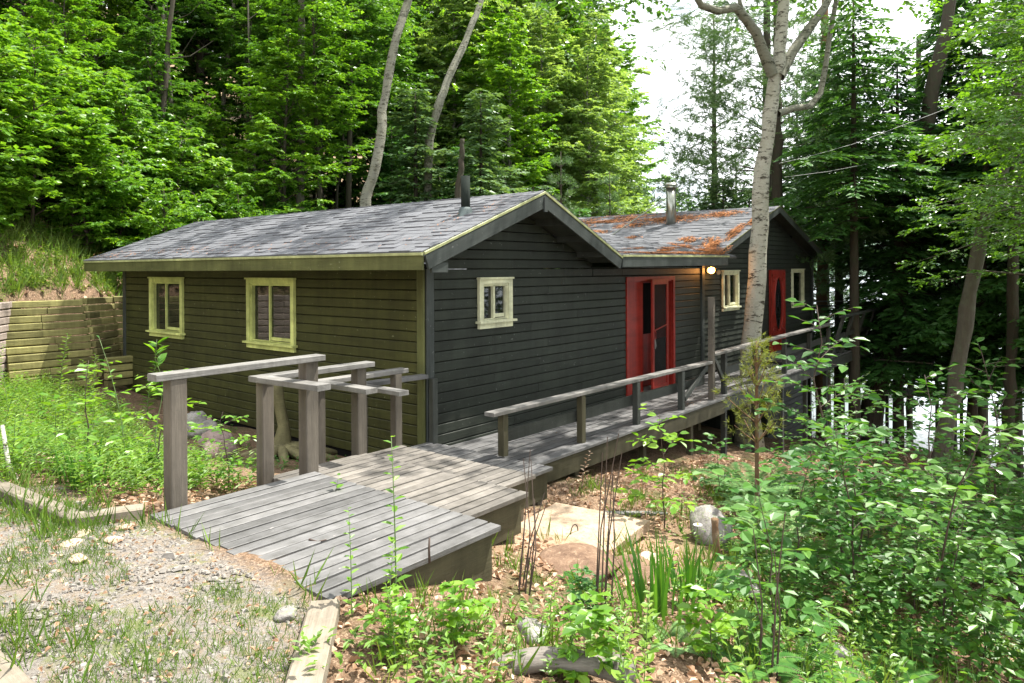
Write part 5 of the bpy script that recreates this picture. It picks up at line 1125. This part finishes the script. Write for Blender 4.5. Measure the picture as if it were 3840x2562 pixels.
# daisy
x,y=-1.55,-4.35; z=gz(x,y); dz=thing('daisy','single white daisy with a yellow centre above the iris leaves','flower',(x,y,z))
g=MB(); g.tube([(x,y,z),(x+.02,y,z+.3),(x+.03,y-.01,z+.56)],.003,4); link('stem',g.mesh('stem'),M_stemg,dz)
g=MB(); a=np.arange(18)/18*6.283; leaves(g,np.repeat([[x+.03,y-.01,z+.565]],18,0),np.c_[np.cos(a),np.sin(a),np.full(18,.12)],[0,0,1.],.034,.2,True); link('petals',g.mesh('petals'),plain('white petals',(.8,.8,.8),.6,noise=.02),dz)
ball('flower_centre',(x+.03,y-.01,z+.57),.011,plain('yellow centre',(.8,.5,.03),.7),dz,.6)
# dead stems
for k,(x,y,H,n,lb) in enumerate(((-2.42,-4.12,1.15,6,'dark dry upright stems rising beside the iris clump'),(-2.62,-3.62,.95,7,'leaning dead stems in front of the third platform'),(-2.2,-5.1,1.0,4,'bare dark stems at the bottom right of centre'))):
    rg=np.random.default_rng(k+5); g=MB()
    for i in range(n):
        a=rg.random()*6.3; r_=.05; lx=(.35 if k==1 else .1)*rg.random(); h=H*(.6+.5*rg.random()); p0=np.array([math.cos(a)*r_,math.sin(a)*r_,0])
        g.tube([p0,p0+[lx*.3*h,-.02,h*.5],p0+[lx*h,rg.normal()*.06,h]],[.007,.005,.003],4)
    thing('dry_twigs',lb,'dry stems',me=g.mesh('dry_twigs'),mat=M_twig,M=Matrix.Translation((x,y,gz(x,y)-.02)))
# dead reddish weed by the fascia
x,y=.9,-1.75; plant('dry_weed','weed','withered brown weed at the foot of the walkway fascia',wd[2],(M_twig,M_litter),x,y,.9,0,parts=ST)
# ------------------------------------------------------------------ rocks, log, stump, lid
def rock(lb,x,y,sx,sy,sz,mat,seed,z=None,sink=.3):
    rg=np.random.default_rng(seed); n=14; th_=np.linspace(0,np.pi,n); ph=np.linspace(0,2*np.pi,22,endpoint=False); A,B=np.meshgrid(th_,ph,indexing='ij')
    d=np.stack([np.sin(A)*np.cos(B),np.sin(A)*np.sin(B),np.cos(A)],-1); r_=np.ones(A.shape)
    for k in range(14):
        c=rg.normal(size=3); c/=np.linalg.norm(c); cut=.62+.3*rg.random(); pr=d@c; r_=np.minimum(r_,np.where(pr>1e-3,cut/np.maximum(pr,1e-3),9))
    r_*=1+.03*rg.normal(size=r_.shape); r_[0]=r_[0].mean(); r_[-1]=r_[-1].mean()
    P=d*r_[...,None]*np.array([sx,sy,sz])*.85; i=np.arange(n-1)[:,None]*22; j=np.arange(22)[None]; j2=(j+1)%22; Q=np.stack([i+j,i+22+j,i+22+j2,i+j2],-1).reshape(-1,4)
    me=npmesh('rock',P.reshape(-1,3),Q,None,None,True); z=gz(x,y)+sz*(1-2*sink) if z is None else z
    return thing('rock',lb,'rock',me=me,mat=mat,M=Matrix.Translation((x,y,z))@Matrix.Rotation(rg.random()*6,4,'Z'))
rock('upper grey rock of the row between the post and the side wall',-1.0,3.9,.26,.22,.26,M_rock,1)
rock('middle lichened rock of the row behind the near post',-1.15,3.35,.30,.24,.20,M_rock,2)
rock('large pinkish rock of the row left of the second post',-1.3,2.75,.36,.3,.24,M_rockp,3)
rock('dark rock below the pinkish one behind the bush',-1.55,2.2,.3,.26,.22,M_rockp,4)
rock('flat pale rock lying in the weeds behind the curb',-3.7,1.3,.35,.2,.1,M_rockt,5)
rock('big pale boulder with a mossy side beside the upright stake',.35,-3.62,.30,.26,.30,M_rock,6)
rock('rounded tan rock on the bare soil by the iris',-1.05,-3.72,.17,.14,.12,M_rockt,7)
rock('mossy grey rock half hidden in grass right of the daisy',-.85,-4.42,.26,.17,.13,M_rock,8)
rock('flat grey rock at the foot of the foreground weeds',-3.15,-4.12,.17,.12,.07,M_rock,9)
rock('dark stone by the timber curb corner',-4.28,-3.42,.09,.07,.04,M_rock,10)
rock('low grey stone near the bottom right ferns',-1.3,-5.2,.18,.12,.07,M_rock,11)
rock('pale stone near the root by the side wall',-.6,4.4,.2,.16,.12,M_rockt,12)
for i,(x,y) in enumerate(((-4.25,-1.5),(-4.42,-1.75),(-4.5,-1.45),(-4.7,-1.95),(-4.62,-1.62))): rock('flat pale stone lying on the gravel near the short curb',x,y,.09,.07,.025,M_rockt,20+i)['group']='flat stones on the gravel'
rock('loose soil mound beside the concrete lid',-1.75,-3.45,.55,.45,.14,M_soil,30,sink=.45)
rock('second flattened soil mound right of the first',-1.35,-3.75,.38,.3,.13,M_soil,31,sink=.4)
x,y=-.75,-2.75; z=gz(x,y)
lid=thing('concrete_lid','square sandy concrete slab with a rope ring below the steps','lid',(x,y,z))
g=MB(); g.box(-.62,.62,-.52,.52,-.05,.045); link('slab',g.mesh('slab'),M_conc,lid,Matrix.Translation((x,y,z))@Matrix.Rotation(.12,4,'Z'))
g=MB(); t=np.linspace(0,np.pi,12); g.tube(np.c_[.06*np.cos(t)-.05,-.05+0*t,.045+.075*np.sin(t)],.006,6); link('ring',g.mesh('ring'),M_twig,lid,Matrix.Translation((x,y,z)))
bar('plank',(-.2,-2.15,-2.38),(.95,-2.9,-2.52),.10,.03,M_old,None,side=WY).update() if False else None
pk=cbox(1.1,.09,.035,.005).copy(); pk.materials.clear(); thing('plank','thin pale plank lying at the far side of the concrete lid','plank',me=pk,mat=M_rail,M=frame((-.1,-2.25,gz(.2,-2.5)+.06),(.9,-.75,-.08),WY))
# stake
x,y=-.2,-3.92; g=MB(); t=np.linspace(0,1,7); g.tube(np.c_[.02*np.sin(t*9),.015*np.cos(t*7),t*.42],.032*(1+.12*np.sin(t*20)),7); thing('stake','short rotten upright stake in front of the pale boulder','stake',me=g.mesh('stake',True),mat=M_barkr,M=Matrix.Translation((x,y,gz(x,y)-.05)))
# driftwood log at the bottom edge
g=MB(); rg=np.random.default_rng(4)
for k in range(7):
    a0=-.9+.3*k; t=np.linspace(0,1,10); rad=.05+.02*rg.random(); c=np.c_[-.52+1.0*t,.06*np.sin(a0)+0*t+.02*np.sin(t*5+k),.05+.16*np.sin(t*np.pi*.8+.35)+.045*np.cos(a0)]; g.tube(c,rad*(1-.25*t+.1*np.sin(t*6+k)),8)
g.tube([(.42,0,.18),(.54,.01,.12),(.56,.02,.0)],[.10,.10,.07],9)
x,y=-3.42,-4.47; thing('driftwood_log','twisted grey driftwood log at the bottom edge of the clearing','log',me=g.mesh('driftwood_log',True),mat=wood('bleached driftwood',(.05,.042,.035),(.22,.20,.18),.9,grain=1,wear=(.32,.30,.28)),M=Matrix.Translation((x,y,gz(x,y)-.06))@Matrix.Rotation(-.85,4,'Z')@Matrix.Scale(.66,4))
# old root snag by the side wall
g=MB(); g.tube([(.0,.0,-.1),(.02,0,.15),(.06,.02,.4),(.0,.03,.7),(-.05,.03,.95),(-.03,.03,1.12)],[.20,.13,.08,.075,.095,.06],9)
for k in range(7):
    a=2.6+k*.55; g.tube([(0,0,.12),(.25*math.cos(a),.25*math.sin(a),.10),(.6*math.cos(a),.6*math.sin(a),.0),(.95*math.cos(a+.15),.95*math.sin(a+.15),-.12)],[.09,.07,.05,.02],7)
x,y=-.75,2.05; thing('root_snag','smooth greenish snag with spreading roots against the side wall','stump',me=g.mesh('root_snag',True),mat=wood('greenish old root',(.10,.09,.04),(.22,.20,.10),.8,grain=1),M=Matrix.Translation((x,y,gz(x,y))))
# birch stick and fallen sticks
for k,(lb,p0,p1,r_,mt) in enumerate((('peeling white birch stick leaning in the left weeds',(-4.25,.45,-1.75),(-4.32,.75,-1.20),.022,M_birch),('bent pale branch lying behind the near curb',(-3.9,.9,-1.72),(-3.3,1.4,-1.62),.018,M_old),('dark twig lying on the top platform planks',(-3.62,-2.68,-1.59),(-3.56,-2.78,-1.588),.006,M_twig),('short dark twig standing up at the platform front',(-3.35,-3.5,-1.62),(-3.35,-3.5,-1.47),.008,M_twig))):
    g=MB(); p0=np.array(p0);p1=np.array(p1); m=(p0+p1)/2+rng.normal(size=3)*r_; g.tube([p0,m,p1],[r_,r_*.9,r_*.7],7); thing('stick',lb,'stick',me=g.mesh('stick',True),mat=mt)
# small seedling on the deck
pl2=stalk(131,.11,4,.07,.45,.002,(.2,0)); plant('seedling','seedling','tiny two-leaved seedling sprouting between the platform planks',pl2,(M_stemg,M_leafB),-2.85,-1.95,1,0,z=-1.6,parts=ST)
# cables
for lb,pts in (('thin pale cable sloping from the birch up to the right edge',[pt(1788,388,15.2),pt(1850,375,15.6),pt(1960,345,16.6),pt(2150,275,18.3),pt(2360,190,20)]),('faint second cable below the first among the evergreens',[pt(1800,420,16),pt(1900,408,17),pt(2010,388,19),pt(2150,352,21)])):
    g=MB(); g.tube(pts,.0045,4,False); thing('cable',lb,'cable',me=g.mesh('cable'),mat=M_wire)
# ------------------------------------------------------------------ ground cover (uncountable)
def scatter(name,lb,cat,n,xr,yr,mask,build,mat,seed):
    rg=np.random.default_rng(seed); x=rg.uniform(*xr,n); y=rg.uniform(*yr,n); k=mask(x,y,rg); x=x[k];y=y[k]; z=ground(x,y); b=MB(); build(b,x,y,z,rg)
    o=link(name,b.mesh(name),mat,None,kind='stuff'); o['label']=lb; o['category']=cat; return o
def onpad(x,y): return (x<np.where(y<-3.4,-4.12+.95*(y+3.4),-4.08))&(y<.2)
def offdeck(x,y):
    k=np.ones(len(x),bool)
    for _,x0,x1,y1,y0,z,_l in plats: k&=~((x>x0-.05)&(x<x1+.05)&(y>y1-.02)&(y<y0+.05))
    return k&~((x>.0)&(y>-1.45))
def grassb(b,x,y,z,rg,H=.09,m=5,w_=.003,lay=.6):
    n=len(x); X_=np.repeat(x,m)+rg.normal(size=n*m)*.025; Y_=np.repeat(y,m)+rg.normal(size=n*m)*.025; Z_=np.repeat(z,m)-.01
    a=rg.random(n*m)*6.3; D=np.c_[np.cos(a)*lay*rg.random(n*m),np.sin(a)*lay*rg.random(n*m),np.ones(n*m)]; h=H*(.4+rg.random(n*m)); h=np.repeat(.6+.8*rg.random(n),m)*h
    leaves(b,np.c_[X_,Y_,Z_],D,rg.normal(size=(n*m,3)),h,np.maximum(w_/H*.30,.018),False,np.repeat(rg.random(n),m)*.6+rg.random(n*m)*.4,cup=.03,rg=rg)
scatter('pad_grass','sparse short grass tufts growing through the gravel','grass',9000,(-6.2,-4.0),(-4.6,.4),lambda x,y,r:onpad(x,y)&(vnoise(x,y,.35,8)+.25*vnoise(x,y,1.3,9)>.62),lambda b,x,y,z,r:grassb(b,x,y,z,r,.055,5,.004,1.1),M_grass,1)
scatter('curb_grass','longer grass along the curbs and deck edge','grass',1500,(-6.2,-3.9),(-4.8,1.6),lambda x,y,r:((np.abs(x+4.5)<.25)&(y>-1.5))|((np.abs(x+4.07+.0*y)<.06)&(y>-3.4)&(r.random(len(x))<.4))|((x<-5.0)&(y<-1.9)&(r.random(len(x))<.35)),lambda b,x,y,z,r:grassb(b,x,y,z,r,.16,6,.006,.9),M_grass,2)
scatter('gravel','pale gravel chips scattered over the pad','gravel',15000,(-6.2,-4.0),(-4.8,.2),lambda x,y,r:onpad(x,y),lambda b,x,y,z,r:[b.add(np.array([(-1,-.8,0),(1,-.7,0),(.8,.9,0),(-.9,.7,0),(-.5,-.5,.7),(.6,-.3,.8),(.3,.5,.6),(-.5,.4,.75)])*s_*[1,q,.8]@np.array([[math.cos(a),math.sin(a),0],[-math.sin(a),math.cos(a),0],[0,0,1]])+[xx,yy,zz-.001],[(4,5,6,7),(0,1,5,4),(1,2,6,5),(2,3,7,6),(3,0,4,7)]) for xx,yy,zz,s_,q,a in zip(x,y,z,r.gamma(1.3,.0042,len(x))+.002,r.uniform(.6,1,len(x)),r.random(len(x))*6.3)],M_peb,3)
def litb(b,x,y,z,rg,s=.05):
    n=len(x); a=rg.random(n)*6.3; D=np.c_[np.cos(a),np.sin(a),rg.normal(size=n)*.25]; leaves(b,np.c_[x,y,z+.012+rg.random(n)*.025],D,np.array([0,0,1.])+rg.normal(size=(n,3))*.45,s*(.5+.9*rg.random(n)),.36,True,cup=.18,rg=rg)
scatter('leaf_litter','dry fallen leaves covering the bank around the steps','leaf litter',16000,(-4.9,5),(-7,.4),lambda x,y,r:~onpad(x,y)&offdeck(x,y)&(vnoise(x,y,.8,3)>.22)&~((x>-1.4)&(x<-.1)&(y>-3.3)&(y<-2.2)),lambda b,x,y,z,r:litb(b,x,y,z,r),M_litter,4)
scatter('leaf_litter','few dry leaves dropped on the gravel pad','leaf litter',1500,(-6,-4.1),(-4.4,0),lambda x,y,r:onpad(x,y),lambda b,x,y,z,r:litb(b,x,y,z,r,.024),M_litter,5)
scatter('leaf_litter','dry leaves strewn over the shaded slopes','leaf litter',26000,(-6,30),(8.8,40),lambda x,y,r:((x+1.2)*-.454+(y-9.3)*.891>.1),lambda b,x,y,z,r:litb(b,x,y,z,r,.11),M_litter,6)
scatter('leaf_litter','brown leaves on the slope down to the lake','leaf litter',9000,(4,18),(-9,-1.5),lambda x,y,r:vnoise(x,y,.9,3)>.3,lambda b,x,y,z,r:litb(b,x,y,z,r,.08),M_litter,7)
def weedb(b,x,y,z,rg,H=.3,m=11,L_=.07,wr=.2):
    for f in np.linspace(.15,1,m):
        n=len(x); a=rg.random(n)*6.3; h=H*(.6+.6*((x*37.7+y*91.3)%1)); lx=np.sin(x*50)*.12; ly=np.cos(y*47)*.12
        leaves(b,np.c_[x+lx*f*h,y+ly*f*h,z+f*h],np.c_[np.cos(a),np.sin(a),.35+0*a],[0,0,1.],L_*(.7+.6*rg.random(n))*(1.15-.4*f),wr,False,rg=rg)
scatter('left_weeds','dense soft weeds filling the hollow left of the steps','weeds',4200,(-6,-1.3),(-.6,8.6),lambda x,y,r:offdeck(x,y)&~onpad(x,y)&(x<-2.5+.25*(y-1)*(y>1))&(y>-.9-(x+4.1)*.1)&(x>-4.6-.0*y)|((x<-4.6)&(y>.2)),lambda b,x,y,z,r:weedb(b,x,y,z,r,.34,13,.075,.13),M_weed,11)
scatter('left_weeds','broader leaved weeds mixed into the left hollow','weeds',900,(-6,-1.9),(-.4,8.5),lambda x,y,r:offdeck(x,y)&~onpad(x,y)&(x<-2.8+.25*(y-1)*(y>1))&(x>-4.55),lambda b,x,y,z,r:weedb(b,x,y,z,r,.3,7,.10,.3),M_leafB,12)
scatter('bank_grass','lush grass and small plants topping the retaining wall','grass',9000,(-7,5),(6,14),lambda x,y,r:((x+1.2)*-.454+(y-9.3)*.891>.22)&((x+1.2)*-.454+(y-9.3)*.891<2.6),lambda b,x,y,z,r:(grassb(b,x,y,z,r,.26,6,.02,1.0),weedb(b,x[::3],y[::3],z[::3],r,.28,7,.10,.22)),M_grass,13)
scatter('bank_weeds','low green plants on the foreground bank','weeds',3600,(-4.6,4.5),(-6.8,-2.4),lambda x,y,r:~onpad(x,y)&offdeck(x,y)&(vnoise(x,y,.6,21)>.50)&(y<-3.75-(x+4.2)*.12)|((x>0)&(y<-2.9)&(vnoise(x,y,.6,21)>.40)),lambda b,x,y,z,r:weedb(b,x,y,z,r,.16,7,.06,.2),M_weed,14)
scatter('bank_grass','thin grass clumps on the foreground bank','grass',2300,(-4.4,3.5),(-6.5,-1.8),lambda x,y,r:~onpad(x,y)&offdeck(x,y)&(vnoise(x,y,.5,25)>.60),lambda b,x,y,z,r:grassb(b,x,y,z,r,.15,7,.005,.9),M_grass,15)
scatter('thicket_undergrowth','deep green undergrowth filling the slope toward the lake','undergrowth',4600,(-1,13),(-8.5,-2.4),lambda x,y,r:(y<-3.4-(x<2)*1.1)&(vnoise(x,y,1.1,31)>.38),lambda b,x,y,z,r:weedb(b,x,y,z,r,.34,8,.085,.3),M_leafC,16)
scatter('slope_undergrowth','shaded green undergrowth on the wooded hillside','undergrowth',9000,(-8,26),(9,42),lambda x,y,r:((x+1.2)*-.454+(y-9.3)*.891>1.5)&(vnoise(x,y,2.2,33)>.45),lambda b,x,y,z,r:weedb(b,x,y,z,r,.5,6,.16,.3),M_leafM,17)
scatter('hollow_ground_cover','dark ground cover in the shade by the side wall','weeds',500,(-2.6,-.3),(-.2,5),lambda x,y,r:offdeck(x,y)&(vnoise(x,y,.5,35)>.5),lambda b,x,y,z,r:weedb(b,x,y,z,r,.10,5,.05,.3),M_leafM,18)
